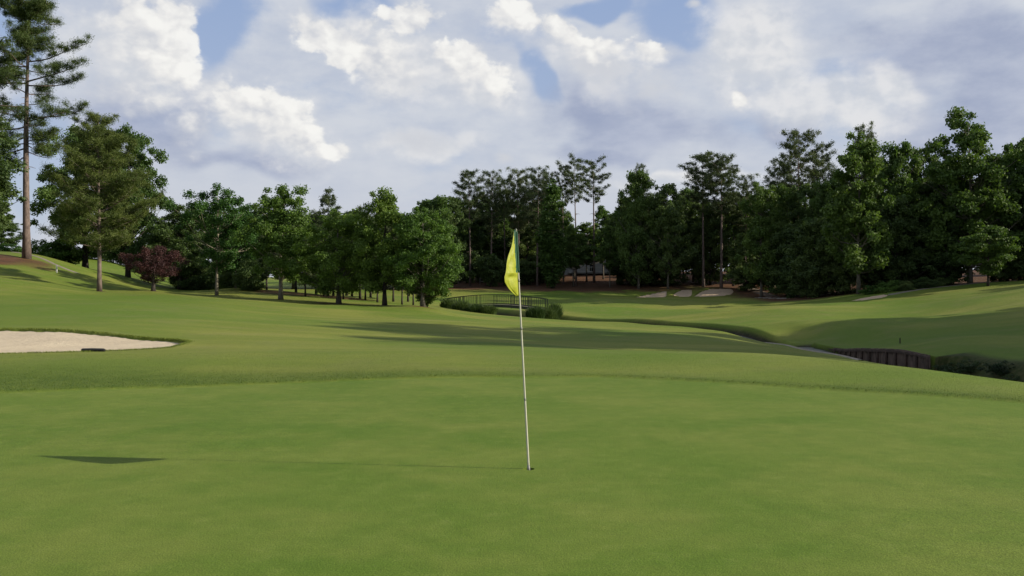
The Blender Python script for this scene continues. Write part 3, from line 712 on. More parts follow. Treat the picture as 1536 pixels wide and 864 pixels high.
for i, (u, d, vt) in enumerate(((1150,116,376),(1195,104,372),(1225,100,370),(1255,100,376),(1350,100,380),(1385,102,378),(1420,98,384),(1528,94,372),(1180,112,384),(940,130,385),(965,132,384),(1310,100,384),(1500,98,380))):
    T('understory', 'understory_tree', u, 0, vt, 26, d, 'low dark understory tree at the foot of the right hand wood', 'tree', 'understory at the foot of the right wood', rz=i*1.7)
for i, (u, d, h, hw) in enumerate(((1304,90,.9,13),(1324,89,1.1,12),(1342,90,1.1,13),(1358,89,1.0,12),(1385,90,1.2,15),(1408,92,1.0,14))):
    place(PR['bush_light' if i in (0, 1, 2) else 'shrub'], 'bush', at(u, d), d, h, hw/F*d, i, ['pale green low bush beside the trunk of the narrow leafy tree','pale green low bush, second along the foot of the right wood','pale green low bush, third along the foot of the right wood','small dark bush right of the pale green bushes','wider dark bush at the foot of the right wood','dark bush furthest right of the row along the wood'][i], 'bush', 'low bushes along the right wood')
# woods beyond the right edge that shade the near field
for i, (x, y, H) in enumerate(((50,20,17),(56,14,18),(47,27,15),(53,33,17),(60,27,19),(46,38,14),(54,43,17),(62,38,19),(52,47,13),(61,45,16),(72,71,12),(68,60,10),(49,22.5,24),(51,30,25),(60,8,18),(72,84,17),(78,92,18),(66,98,18),(86,88,18),(58,4,17))):
    place(PR[('forestA', 'forestB', 'forestC', 'tulip')[i % 4]], 'broadleaf_tree', x, y, H, 6.5 if H > 23 else 4.6, i, 'tree of the wood bordering the right hand slope', 'tree', 'trees bordering the right slope')

# ------------------------------------------------------------------ reeds
def reeds(seed, Rr, H, n, mat, name, x, y, label, group):
    R = rng(seed); r = Rr*np.sqrt(R.rand(n)); a = R.uniform(0, 6.28, n)
    bx = r*np.cos(a); by = r*np.sin(a); h = H*R.uniform(.45, 1.0, n)*(1-.55*(r/Rr)**2)*(1+.25*np.sin(a*3+seed)*r/Rr); lean = R.normal(size=(n, 2))*.22*h[:, None]+np.stack([bx, by], -1)*.25
    w = .014*R.uniform(.7, 1.4, n)*1.6; da = R.uniform(0, 6.28, n); wx = w*np.cos(da); wy = w*np.sin(da)
    z0 = np.full(n, -.1)
    b0 = np.stack([bx-wx, by-wy, z0], -1); b1 = np.stack([bx+wx, by+wy, z0], -1)
    mx = np.stack([bx+lean[:, 0]*.35, by+lean[:, 1]*.35, h*.6], -1); o = np.stack([wx, wy, 0*wx], -1)*.8
    tp = np.stack([bx+lean[:, 0], by+lean[:, 1], h], -1)
    v = np.stack([b0, b1, mx+o, mx-o], 1).reshape(-1, 3); f = np.arange(4*n).reshape(-1, 4)
    v2 = np.stack([mx-o, mx+o, tp, tp+o*.1], 1).reshape(-1, 3)
    v = np.concatenate([v, v2]); f = np.concatenate([f, f+4*n]); ti = np.tile(np.repeat(R.rand(n), 4), 2)
    ob = mesh_obj(name, v, f, mat, None, False, {'tint': ti}); ob.location = (x, y, gz(x, y))
    tag(ob, label, 'reeds', group)
RD = [(672,79,.6,.9,'dark reeds at the left end of the footbridge'),(692,77.5,.75,.95,'reed clump second from the left in front of the footbridge'),(714,76.3,.7,.85,'reed clump in the middle in front of the bridge rail'),(733,75.8,.65,.9,'tall green reed clump left of the opening under the bridge'),
      (803,75.0,.7,1.25,'dark reeds just right of the opening under the bridge'),(821,76.5,.85,2.1,'largest green reed clump at the right end of the footbridge'),(831,78,.6,1.7,'bright green reeds outermost on the right of the footbridge')]
for i, (u, d, r, h, lb) in enumerate(RD): reeds(100+i, r, h, 2600, M['leaf_reed'], 'reed_clump', at(u, d), d, lb, 'reeds by the footbridge')
WD = [(1412,33.5,.75,'dark weedy bush at the right end of the timber creek wall'),(1428,32,.8,'dark weeds next to the bush at the end of the timber wall'),(1452,31,.7,'weeds on the creek bank right of the timber wall'),(1480,29.5,.6,'low weeds on the bank near the right edge'),(1512,28,.6,'low weeds on the bank at the far right edge'),(1395,34.2,.5,'small weeds in the creek under the last wall planks')]
R = rng(61)
for i, yv in enumerate(np.linspace(34.2, 20.5, 15)):
    cx = np.interp(yv, CRP[:80, 1][::1], CRP[:80, 0]); h = R.uniform(.22, .42)
    place(PR['weed'], 'weed_bush', cx+R.uniform(1.2, 2.1), yv, h*1.2, h*1.25, i*2.1, 'dark weeds overhanging the creek channel towards the right edge', 'bush', 'weeds along the creek channel')
for i, (u, d, h, lb) in enumerate(WD):
    place(PR['weed'], 'weed_bush', at(u, d)+(.2 if i < 5 else -.3), d, h*1.1, h*.95, i*1.3, lb, 'bush', 'weeds by the creek')

# ------------------------------------------------------------------ grass blades of the rough
R = rng(9); 
def blades(n, xs, ys, hs, name, mat):
    zs = ground(xs, ys); da = R.uniform(0, 6.28, n); w = .004*(1+ys*.035); ln = R.normal(size=(n, 2))*hs[:, None]*.45
    b0 = np.stack([xs-w*np.cos(da), ys-w*np.sin(da), zs-.01], -1); b1 = np.stack([xs+w*np.cos(da), ys+w*np.sin(da), zs-.01], -1)
    tp = np.stack([xs+ln[:, 0], ys+ln[:, 1], zs+hs], -1)
    v = np.stack([b0, b1, tp], 1).reshape(-1, 3)
    o = mesh_obj(name, v, np.arange(3*n).reshape(-1, 3), mat, None, False, {'tint': np.repeat(R.rand(n), 3)})
    tag(o, 'short rough grass fringe growing beyond the putting green', 'grass', kind='stuff')
M['blade'] = leaf_mat('grass_blades', (.075, .118, .014), (.120, .160, .028), .2)
n = 260000
uu = R.uniform(-20, 1560, n); dd_ = 12.3*(1.62**R.rand(n)); xs = (uu-U0)/F*dd_; ys = dd_
_, mm = ground(xs, ys, True)
bdd = band_d(np.arctan2(xs, ys)); pr_ = np.clip(.22+.38*sstep(1.0, -1.2, ys-bdd), 0, 1)
ok = (mm['inn'] < -.0) & (mm['sand'] < -.02) & (mm['prof'] < .1) & (R.rand(n) < pr_)
xs = xs[ok]; ys = ys[ok]; bdd = bdd[ok]; n = len(xs)
blades(n, xs, ys, (.008+.009*sstep(1.0, -1.0, ys-bdd)*np.clip((950-(xs/ys*F+U0))/400, .3, .8))*R.uniform(.5, 1.2, n), 'rough_grass', M['blade'])
# ragged lip of the bunker
pp = np.array(BUNK['main']); n = 16000; k = R.rand(n)*(len(pp)-1); i0 = k.astype(int); fr = (k-i0)[:, None]
c = pp[i0]*(1-fr)+pp[i0+1]*fr; c = c+R.normal(size=(n, 2))*.05
s = poly_sd(BUNK['main'], c[:, 0], c[:, 1]); ok = s < .03; c = c[ok]; n = len(c)
blades(n, c[:, 0], c[:, 1], R.uniform(.01, .05, n), 'bunker_lip_grass', M['blade'])
bpy.data.objects['bunker_lip_grass']['label'] = 'ragged grass lip round the near sand bunker'

# ------------------------------------------------------------------ flagstick and cup
M['pole'] = simple('pole_fibreglass', (.48, .47, .38), .45, (.40, .39, .32), 20, 0)
M['flag_y'], t, b = base_mat('yellow_flag_cloth')
tc = t.new('ShaderNodeTexCoord').outputs['Object']; wv_ = t.noise(tc, 60, 3, .6)
t.put(b.inputs['Base Color'], t.mix(t.mapr(wv_, .3, .7), (.26, .30, .015), (.36, .38, .026))); b.inputs['Roughness'].default_value = .6
tr = t.new('ShaderNodeBsdfTranslucent'); tr.inputs[0].default_value = (.42, .48, .02, 1)
mx = t.new('ShaderNodeMixShader'); mx.inputs[0].default_value = .22; out = [q for q in t.n if q.type == 'OUTPUT_MATERIAL'][0]
t.l.new(b.outputs[0], mx.inputs[1]); t.l.new(tr.outputs[0], mx.inputs[2]); t.l.new(mx.outputs[0], out.inputs[0])
M['flag_g'] = simple('green_flag_cloth', (.006, .06, .028), .6, (.005, .045, .022), 30)
M['metal'] = simple('ferrule_metal', (.25, .25, .23), .6, (.18, .18, .17), 20, metallic=.3)
fs = empty('flagstick', (cupx, cupy, zc)); tag(fs, 'thin white flagstick with a limp yellow and green flag standing in the hole', 'golf flag')
sc1 = 7.9/F
top = np.array([(774.2-793)*sc1, .0, 2.13]); 
def polep(z): return np.array([top[0]*z/2.13, .02*z/2.13, z])
zs = np.linspace(-.10, 2.13, 14)
pm = MB(); pm.tube([polep(z) for z in zs], [.0102-.0044*max(0, z)/2.13 for z in zs], 12); pm.build('pole', M['pole'], fs, True)
mb = MB(); mb.tube([polep(z) for z in (-.105, -.02, .0, .035)], [.014, .014, .0135, .011], 12); mb.build('ferrule', M['metal'], fs, True)
mb = MB()
for z in (.62, 1.25, 1.68):
    mb.tube([polep(z-.012), polep(z+.012)], [.0098, .0098], 12)
mb.build('joint_ring', M['metal'], fs, True)
mb = MB(); mb.tube([polep(2.125), polep(2.135), polep(2.142)], [.0075, .0075, .003], 10); mb.build('tip', M['metal'], fs, True)
# flag: hoist z from 2.12 to 1.755; free edge hangs in folds to the left and below
hoist0, hoist1 = 2.118, 1.755
nv, nu = 44, 26; V = []; Fc = []
def pz(v): return 2.13+(345.5-v)*sc1
lv_ = np.array([pz(346), pz(360), pz(380), pz(400), pz(417), pz(423), pz(432), pz(440), pz(444)]); le = np.array([-.004, -.028, -.062, -.097, -.118, -.114, -.078, -.036, -.014])
for i in range(nv):
    t = i/(nv-1); z = pz(346)+(pz(444)-pz(346))*t
    L = -np.interp(-z, -lv_, le)
    px0 = polep(z)[0]; hang = max(0, (hoist1-z)); x0 = px0-(0.006 if z > hoist1 else .006+.005*min(1, hang/.05))
    # left outline measured from the straight line of the pole
    for j in range(nu):
        s = j/(nu-1); xx = x0-L*s
        fold = .036*math.sin(s*PI*2.3+.5+t*1.3)*min(1, t*3+.15)*(1-.35*s)+.012*math.sin(s*9+t*7)*t
        crease = -.012*math.exp(-((z-pz(411))/.012)**2)*math.sin(PI*min(1, s*1.05))
        zz = z-.012*s*math.sin(t*9)*t
        V.append((min(xx+.004*math.sin(t*14+s*5)+.30*(fold+crease)-.006*s+.007*math.sin(s*15+t*4)*min(1, t*4)*math.sin(PI*s)+.005*math.sin(s*7-t*23)*min(1, t*3)*math.sin(PI*s)+(.022*math.exp(-((z-pz(411))/.010)**2)-.010*math.exp(-((z-pz(417))/.010)**2))*math.sin(PI*min(1, s*1.02)), x0), -.004+.5*fold+crease-2.35*L*s, zz))
for i in range(nv-1):
    for j in range(nu-1): Fc.append((i*nu+j, (i+1)*nu+j, (i+1)*nu+j+1, i*nu+j+1))
fl = mesh_obj('flag', V, Fc, M['flag_y'], fs, True)
fl.data.materials.append(M['flag_g'])
for p_ in fl.data.polygons:
    c_ = p_.center
    if c_.z > hoist1 and c_.x > polep(c_.z)[0]-.022: p_.material_index = 1
sd_ = fl.modifiers.new('thick', 'SOLIDIFY'); sd_.thickness = .0015
# green hoist band: a loose sleeve and strip beside the pole
sb = MB(); zz_ = np.linspace(hoist1-.004, hoist0, 20)
sb.tube([polep(z)+np.array([.001, 0, 0]) for z in zz_], [.0105]*20, 12); sb.build('hoist_sleeve', M['flag_g'], fs, True)
# the cup in the ground
M['cup'] = simple('cup_liner', (.55, .55, .52), .5, (.4, .4, .36), 10); M['soil'] = simple('cup_soil', (.05, .04, .025), .95, (.03, .022, .015), 20, .3)
cp_ = empty('golf_cup', (cupx, cupy, zc)); tag(cp_, 'round golf hole with a white liner sunk in the putting green', 'golf hole')
v = []; f = []; n = 36
for k, (r, z) in enumerate(((.0538, -.027), (.0538, -.13), (.050, -.13), (.050, -.027))):
    for i in range(n): v.append((r*math.cos(2*PI*i/n), r*math.sin(2*PI*i/n), z))
for k in range(4):
    for i in range(n): f.append((k*n+i, k*n+(i+1) % n, ((k+1) % 4)*n+(i+1) % n, ((k+1) % 4)*n+i))
mesh_obj('liner', v, f, M['cup'], cp_, True)
mesh_obj('bottom', [(.0495*math.cos(2*PI*i/n), .0495*math.sin(2*PI*i/n), -.12) for i in range(n)]+[(.0495*math.cos(2*PI*i/n), .0495*math.sin(2*PI*i/n), -.128) for i in range(n)], [tuple(range(n)), tuple(range(n, 2*n))[::-1]]+[(i, (i+1) % n, n+(i+1) % n, n+i) for i in range(n)], M['soil'], cp_)

# ------------------------------------------------------------------ footbridge
M['bridge'] = simple('bridge_timber', (.11, .105, .085), .8, (.07, .07, .056), 5, .3, stretch=(1, 1, 4))
M['bridge_dark'] = simple('bridge_rail_paint', (.045, .055, .042), .6, (.03, .036, .03), 5, .1)
A0 = np.array([at(664, 79.5), 79.5]); B0 = np.array([at(819, 78.0), 78.0]); Lb = np.linalg.norm(B0-A0); ax_ = (B0-A0)/Lb; pn = np.array([-ax_[1], ax_[0]])
zA = EYE-(464-V0)/F*79.5
fb = empty('footbridge', (A0[0], A0[1], zA-.15), math.atan2(ax_[1], ax_[0])); tag(fb, 'arched timber footbridge with dark green rails over the creek behind the flag', 'bridge')
def arch(s): return .42*math.sin(PI*s/Lb)**.9 if 0 < s < Lb else 0
Wd = 1.6; seg = 28
ss = np.linspace(0, Lb, seg+1)
mb = MB()
for i in range(seg*3):
    a = Lb*i/(seg*3); c = a+Lb/(seg*6); mb.box((c, Wd/2, .15+arch(c)), (Lb/(seg*6)-.006, Wd/2, .02))
mb.build('deck', M['bridge'], fb)
for k, yy in enumerate((.03, Wd-.03)):
    mb = MB()
    for i in range(seg): mb.bar((ss[i], yy, .02+arch(ss[i])), (ss[i+1], yy, .02+arch(ss[i+1])), .08, .20)
    mb.build('beam', M['bridge_dark'], fb)
    rl = MB()
    for i in range(seg):
        rl.bar((ss[i], yy, .24+arch(ss[i])), (ss[i+1], yy, .24+arch(ss[i+1])), .04, .05)
    rail = rl.build('railing', M['bridge_dark'], fb)
    hr = MB()
    for i in range(seg): hr.bar((ss[i], yy, 1.06+arch(ss[i])), (ss[i+1], yy, 1.06+arch(ss[i+1])), .06, .05)
    hr.build('handrail', M['bridge_dark'], rail)
    for q in range(7):
        s = Lb*q/6; s = min(max(s, .05), Lb-.05); p = MB(); p.box((s, yy, .53+arch(s)-.05), (.028, .028, .60)); p.build('post', M['bridge_dark'], rail)
    for q in range(48):
        s = Lb*(q+.5)/48; p = MB(); p.box((s, yy+.002, .64+arch(s)), (.014, .014, .40)); p.build('baluster', M['bridge'], rail)
mb = MB()
for s in (.4, Lb-.4): mb.box((s, Wd/2, -.55), (.5, Wd/2+.15, .58))
mb.build('abutment', simple('abutment_timber', (.06, .05, .04), .9, (.03, .026, .02), 4, .4), fb)

# ------------------------------------------------------------------ timber wall on the far bank
M['wall_timber'] = simple('old_timber', (.15, .105, .082), .9, (.065, .05, .04), 5, .6, stretch=(1, 1, .35))
M['wall_post'] = simple('wet_post', (.09, .062, .048), .9, (.045, .033, .027), 6, .5)
bk = None
tts = np.linspace(T33, T66-1, 60); pts = np.stack([np.interp(tts, tmap, CRP[:, 0]), np.interp(tts, tmap, CRP[:, 1])], -1)
def offs(i, o):
    dn = pts[min(i+1, 59)]-pts[max(i-1, 0)]; dn /= np.linalg.norm(dn); nn = np.array([dn[1], -dn[0]]); return pts[i]+nn*o
s0 = offs(0, 1.0); bk = empty('timber_creek_wall', (s0[0], s0[1], gz(*pts[0]))); tag(bk, 'weathered timber plank wall holding up the far bank of the creek', 'retaining wall')
L0 = np.array([s0[0], s0[1], gz(*pts[0])])
mb = MB(); cap = MB()
R = rng(4)
for i in range(59):
    a = offs(i, .98); b_ = offs(i+1, .98); m = (a+b_)/2; o2 = offs(i, 1.6)
    zt = gz(*offs(i, 1.75))-.03; zb = gz(*pts[i])-.1
    for k in range(3):
        q0 = a+(b_-a)*(k/3+.01); q1 = a+(b_-a)*((k+1)/3-.01); jt = R.uniform(-.012, .012)
        c = (q0+q1)/2; e = (q1-q0); ang = math.atan2(e[1], e[0]); Rm = np.array([[math.cos(ang), -math.sin(ang), 0], [math.sin(ang), math.cos(ang), 0], [0, 0, 1]])
        mb.box(np.array([c[0], c[1], (zt+zb)/2+jt])-L0, (np.linalg.norm(e)/2, .03+R.uniform(0, .012), (zt-zb)/2), Rm)
mb.build('plank_panel', M['wall_timber'], bk)
for i in range(0, 60, 4):
    c = offs(i, .90); zt = gz(*offs(i, 1.75))-.07; zb = gz(*pts[i])-.1; p = MB()
    p.tube([np.array([c[0], c[1], zb])-L0, np.array([c[0], c[1], zt-.02])-L0, np.array([c[0], c[1], zt])-L0], [.06, .058, .045], 9); p.build('post', M['wall_post'], bk, True)
w = MB()
for i in range(0, 59):
    a = offs(i, .90); b_ = offs(i+1, .90); za = gz(*offs(i, 1.75))-.13; zb = gz(*offs(i+1, 1.75))-.13
    w.bar(np.array([*a, za])-L0, np.array([*b_, zb])-L0, .05, .09)
w.build('waler', M['wall_post'], bk)

# ------------------------------------------------------------------ small things
M['black'] = simple('black_rubber', (.012, .013, .012), .5, (.02, .02, .018), 12, .2)
bx, by = at(140, 21.0), 21.0
mb = MB(); Lh = .285
pts_ = [(-Lh, 0, 0), (-Lh+.03, 0, 0), (0, 0, .004), (Lh-.03, 0, 0), (Lh, 0, 0)]
mb.tube(pts_, [.03, .043, .045, .043, .03], 12)
for k in range(7): mb.box((-Lh+.06+k*.075, 0, -.045), (.008, .02, .03))
rk = mb.build('rake_head', M['black'], None, False); rk.location = (bx, by, gz(bx, by)+.03); rk.rotation_euler = (0, 0, math.radians(-3)); tag(rk, 'short black bar lying on the front lip of the near sand bunker', 'rake head')
M['stake'] = simple('white_stake_paint', (.6, .6, .56), .5, (.5, .5, .46), 10)
M['stake_dark'] = simple('dark_stake', (.03, .025, .02), .8)
def stake(u, d, h, mat, label, w=.04):
    x = at(u, d); z = gz(x, d); b = MB()
    b.box((0, 0, h/2-.05), (w, w, h/2+.05)); b.add([(-w, -w, h), (w, -w, h), (w, w, h), (-w, w, h), (0, 0, h+w*1.5)], [(0, 1, 4), (1, 2, 4), (2, 3, 4), (3, 0, 4)])
    o = b.build('marker_stake', mat); o.location = (x, d, z); tag(o, label, 'stake')
stake(85, 69, .55, M['stake'], 'white marker stake on the left slope near the tallest pine')
stake(1350, 44.5, .26, M['stake_dark'], 'short dark marker stake on the shaded bank right of the creek', .022)

# ------------------------------------------------------------------ houses glimpsed through the wood
def wallm(name, c): return simple(name, c, .8, tuple(x*.85 for x in c), 2, .1)
M['siding'] = wallm('pale_siding', (.40, .40, .38)); M['roof'] = simple('shingle_roof', (.09, .085, .08), .9, (.06, .057, .055), 6, .3)
M['glass'] = simple('window_glass', (.02, .025, .03), .1, (.03, .035, .04), 1, 0, spec=.6); M['trim'] = simple('white_trim', (.6, .6, .57), .6, (.5, .5, .48), 4)
M['deckw'] = simple('deck_timber', (.25, .24, .22), .8, (.18, .17, .15), 4, .2)
def house(u, d, w, dp, h, zb, label, wins, rz=0.0):
    x = at(u, d); e = empty('house', (x, d, zb), rz); tag(e, label, 'house')
    mb = MB(); mb.box((0, dp/2, h/2-1), (w/2, dp/2, h/2+1)); wl = mb.build('wall', M['siding'], e)
    r = MB(); ov = .4; rh = 2.6
    r.add([(-w/2-ov, -ov, h), (w/2+ov, -ov, h), (w/2+ov, dp+ov, h), (-w/2-ov, dp+ov, h), (-w/2-ov, dp/2, h+rh), (w/2+ov, dp/2, h+rh)], [(0, 1, 5, 4), (2, 3, 4, 5), (0, 4, 3), (1, 2, 5), (0, 3, 2, 1)]); r.build('roof', M['roof'], e)
    for (wx, wz, ww, wh) in wins:
        fr = MB(); t_ = .07
        fr.box((wx, -.03, wz+wh/2), (ww/2+t_, .03, t_/2)).box((wx, -.03, wz-wh/2), (ww/2+t_, .03, t_/2)).box((wx-ww/2-t_/2, -.03, wz), (t_/2, .03, wh/2-t_/2)).box((wx+ww/2+t_/2, -.03, wz), (t_/2, .03, wh/2-t_/2))
        fo = fr.build('window', M['trim'], e)
        pn_ = MB(); pn_.box((wx, -.012, wz), (ww/2, .01, wh/2-t_/2)); pn_.build('pane', M['glass'], fo)
    # raised back deck on posts
    dk = MB(); dk.box((w*.1, -1.6, .9), (w*.42, 1.58, .07)); dko = dk.build('back_deck', M['deckw'], e)
    for s in (-1, -.33, .33, 1):
        p = MB(); p.box((w*.1+s*w*.40, -3.0, -.6), (.09, .09, 1.42)); p.build('post', M['trim'], dko)
    rr_ = MB()
    for zz in (1.2, 1.95): rr_.box((w*.1, -3.12, zz), (w*.42, .03, .03))
    for s in range(40): rr_.box((w*.1-w*.41+s*w*.82/39, -3.12, 1.57), (.018, .018, .34))
    rr_.build('deck_rail', M['trim'], dko)
    return e
house(888, 152, 13, 8, 5.4, 3.4, 'pale two storey house with raised back deck glimpsed in the wood right of flag', [(-4, 3.6, 1.2, 1.5), (-1, 3.6, 1.2, 1.5), (3, 3.6, 1.2, 1.5), (-4, .1, 1.2, 1.3), (0, 1.9, .9, 1.4), (4.6, 2.2, 1.2, 1.6)], .12)
house(690, 154, 10, 8, 4.6, 3.8, 'pale house glimpsed low through the trunks left of the flag', [(-3, 3.0, 1.2, 1.4), (0, 3.0, 1.2, 1.4), (3, 3.0, 1.2, 1.4)], -.1)
# wooden fence frame beyond the bridge
fr = empty('garden_fence', (at(720, 131), 131, gz(at(720, 131), 131))); tag(fr, 'low wooden rail fence at the foot of the far wood above the bridge', 'fence')
for k in range(5):
    p = MB(); p.box((k*1.9, 0, .45), (.06, .06, .55)); p.build('post', M['deckw'], fr)
p = MB(); p.box((3.8, -.08, .85), (3.85, .02, .06)); p.build('rail', M['deckw'], fr)
p = MB(); p.box((3.8, -.08, .45), (3.85, .02, .05)); p.build('rail', M['deckw'], fr)

# ------------------------------------------------------------------ sky and sun
sdv = np.array([4.58, -.62, 2.13]); sdv /= np.linalg.norm(sdv)
elev = math.asin(sdv[2]); az = math.atan2(sdv[0], sdv[1])
sl = bpy.data.lights.new('sun', 'SUN'); sl.energy = 5.0; sl.angle = math.radians(.5); sl.color = (1, .91, .74)
so = bpy.data.objects.new('sun', sl); COL.objects.link(so)
import mathutils
so.rotation_euler = mathutils.Vector(sdv).to_track_quat('Z', 'Y').to_euler()
w = bpy.data.worlds.new('World'); sc.world = w; w.use_nodes = True; t = NT(w.node_tree)
bg = [q for q in t.n if q.type == 'BACKGROUND'][0]
BS = .10; bg.inputs[1].default_value = .074
sky = t.new('ShaderNodeTexSky'); sky.sky_type = 'NISHITA'; sky.sun_disc = False; sky.sun_elevation = elev; sky.sun_rotation = az
sky.air_density = 1.0; sky.dust_density = 1.2; sky.ozone_density = 1.5
g_ = t.new('ShaderNodeTexCoord').outputs['Generated']
sep = t.new('ShaderNodeSeparateXYZ'); t.put(sep.inputs[0], g_)
AZ = t.math('ARCTAN2', sep.outputs[0], sep.outputs[1]); EL = t.math('ARCSINE', sep.outputs[2])
cmb = t.new('ShaderNodeCombineXYZ'); t.put(cmb.inputs[0], AZ); t.put(cmb.inputs[1], EL); PV = cmb.outputs[0]
def ae(u, v): return math.atan((u-U0)/F), math.atan((V0-v)/math.hypot(F, u-U0))
def field(p, blobs, warp_amt, billow, seed=0.0):
    """union of soft ellipses + billows"""
    tr_ = t.new('ShaderNodeVectorMath', operation='ADD'); t.put(tr_.inputs[0], p); tr_.inputs[1].default_value = (seed, seed*.7, seed*.3)
    nz = t.new('ShaderNodeTexNoise'); t.put(nz.inputs['Vector'], tr_.outputs[0]); nz.inputs['Scale'].default_value = 14; nz.inputs['Detail'].default_value = 2
    ws = t.new('ShaderNodeVectorMath', operation='MULTIPLY_ADD'); t.put(ws.inputs[0], nz.outputs['Color']); ws.inputs[1].default_value = (warp_amt,)*3; t.put(ws.inputs[2], p)
    w2 = t.new('ShaderNodeVectorMath', operation='SUBTRACT'); t.put(w2.inputs[0], ws.outputs[0]); w2.inputs[1].default_value = (warp_amt*.5, warp_amt*.5, warp_amt*.5)
    fl_ = t.new('ShaderNodeVectorMath', operation='MULTIPLY'); t.put(fl_.inputs[0], w2.outputs[0]); fl_.inputs[1].default_value = (1, 1, 0)
    acc = None
    for (u, v, ru, rv, rot) in blobs:
        a, e = ae(u, v); mp = t.new('ShaderNodeMapping', vector_type='TEXTURE'); src = fl_.outputs[0]
        if acc is not None:      # chain the ellipses one after another (keeps the shader's stack small)
            ch = t.new('ShaderNodeVectorMath', operation='MULTIPLY_ADD'); t.put(ch.inputs[0], acc); ch.inputs[1].default_value = (0, 0, 1); t.put(ch.inputs[2], src); src = ch.outputs[0]
        t.put(mp.inputs[0], src)
        mp.inputs['Location'].default_value = (a, e, 0); mp.inputs['Rotation'].default_value = (0, 0, math.radians(rot)); mp.inputs['Scale'].default_value = (ru/F, rv/F, 1e6)
        ln = t.new('ShaderNodeVectorMath', operation='LENGTH'); t.put(ln.inputs[0], mp.outputs[0]); q = ln.outputs['Value']
        acc = q if acc is None else t.math('SMOOTH_MIN', acc, q, .25)
    f = t.math('SUBTRACT', 1.0, acc)
    if billow:
        n1 = t.noise(tr_.outputs[0], 16, 7, .58); f = t.math('ADD', f, t.math('MULTIPLY', t.math('SUBTRACT', n1, .5), billow))
        vo = t.new('ShaderNodeTexVoronoi'); vo.feature = 'SMOOTH_F1'; t.put(vo.inputs['Vector'], w2.outputs[0]); vo.inputs['Scale'].default_value = 32; vo.inputs['Detail'].default_value = 2; vo.inputs['Roughness'].default_value = .5; vo.inputs['Smoothness'].default_value = .6
        f = t.math('ADD', f, t.math('MULTIPLY', t.math('SUBTRACT', .42, vo.outputs['Distance']), billow*.55))
    return f
def shift(p, dx, dy):
    q = t.new('ShaderNodeVectorMath', operation='ADD'); t.put(q.inputs[0], p); q.inputs[1].default_value = (dx, dy, 0); return q.outputs[0]
K = 1/BS
def C(r, g, b): return (S(r)*K, S(g)*K, S(b)*K)
# clear sky, whitened by thin haze towards the horizon
hi = t.mapr(EL, .34, .62)
blue = t.mix(t.mapr(EL, .0, .36), C(190, 201, 222), C(156, 178, 217))
clear = t.mix(t.math('MULTIPLY_ADD', hi, -.45, .8), sky.outputs[0], blue)
v1 = t.noise(t.scalev(PV, 1.0, 2.4, 1), 3.2, 7, .56)
PN = t.scalev(PV, 1.0, 1.35, 1)
N1 = t.noise(PN, 12, 8, .60); N1s = t.noise(shift(PN, .012, .016), 12, 8, .60)
def billow(p, off):
    n = t.new('ShaderNodeTexVoronoi'); n.voronoi_dimensions = '2D'; n.feature = 'SMOOTH_F1'; n.inputs['Scale'].default_value = 26; n.inputs['Detail'].default_value = 2.0; n.inputs['Roughness'].default_value = .55; n.inputs['Smoothness'].default_value = .35
    t.put(n.inputs['Vector'], p if off is None else shift(p, *off)); return n.outputs['Distance']
wn = t.new('ShaderNodeVectorMath', operation='MULTIPLY_ADD'); t.put(wn.inputs[0], t.noise(PN, 22, 3, .6, out=1)); wn.inputs[1].default_value = (.035, .035, 0); t.put(wn.inputs[2], PN)
B1 = billow(wn.outputs[0], None); B2 = billow(wn.outputs[0], (.008, .011)); blit = t.math('SUBTRACT', B2, B1)
nc = t.math('SUBTRACT', N1, .5); lit = t.math('MULTIPLY_ADD', blit, .28, t.math('SUBTRACT', N1, N1s))
v2 = t.noise(t.scalev(PV, 1.0, 2.2, 1), 9.0, 6, .6)
gaps = field(PV, [(335,35,52,70,-35),(530,5,80,22,0),(808,112,22,50,40),(1020,22,90,45,-15),(905,12,80,18,0),(55,250,60,110,0),(30,40,40,80,0)], .05, 0)
gaps = t.math('MULTIPLY_ADD', nc, 1.1, gaps)
cov = t.math('MULTIPLY', t.mapr(v1, .28, .50), t.math('SUBTRACT', 1.0, t.math('MULTIPLY', t.mapr(gaps, -.12, .5), .92)))
cov = t.math('MULTIPLY', cov, t.math('MULTIPLY_ADD', hi, -.45, 1.0))
veilc = t.mix(t.mapr(v2, .3, .7), C(189, 197, 213), C(212, 216, 223))
veilc = t.mix(t.mapr(EL, .20, .02), veilc, C(204, 208, 217))
colr = t.mix(t.mapr(cov, 0, 1, 0, .92), clear, veilc)
dk_ = field(PV, [(960,190,150,50,-8),(880,150,70,60,0),(1450,200,130,70,0),(1420,80,170,60,0),(1500,140,90,90,0),(380,240,110,22,-4),(200,180,120,60,0),(1180,190,60,26,0),(900,228,100,18,0),(270,160,70,40,20)], .06, 0)
dk_ = t.math('MULTIPLY_ADD', nc, 1.5, dk_)
colr = t.mix(t.mapr(dk_, -.2, .7, 0, .85), colr, t.mix(t.mapr(v2, .3, .7), C(150, 161, 189), C(180, 188, 208)))
soft = field(PV, [(1225,150,185,60,-8),(1120,80,110,90,0),(1335,135,70,42,-10),(610,80,180,78,-15),(720,120,110,46,-20),(190,80,110,80,0),(640,215,110,28,0),(880,90,110,50,-15),(400,180,140,70,-20),(1010,268,170,12,0)], .06, 0)
soft = t.math('MULTIPLY_ADD', nc, 1.6, soft)
slit = t.mapr(t.math('MULTIPLY_ADD', lit, 1.8, t.math('MULTIPLY', nc, 1.0)), -.42, .42)
colr = t.mix(t.mapr(soft, -.05, .75, 0, .88), colr, t.mix(slit, C(208, 212, 219), C(231, 231, 232)))
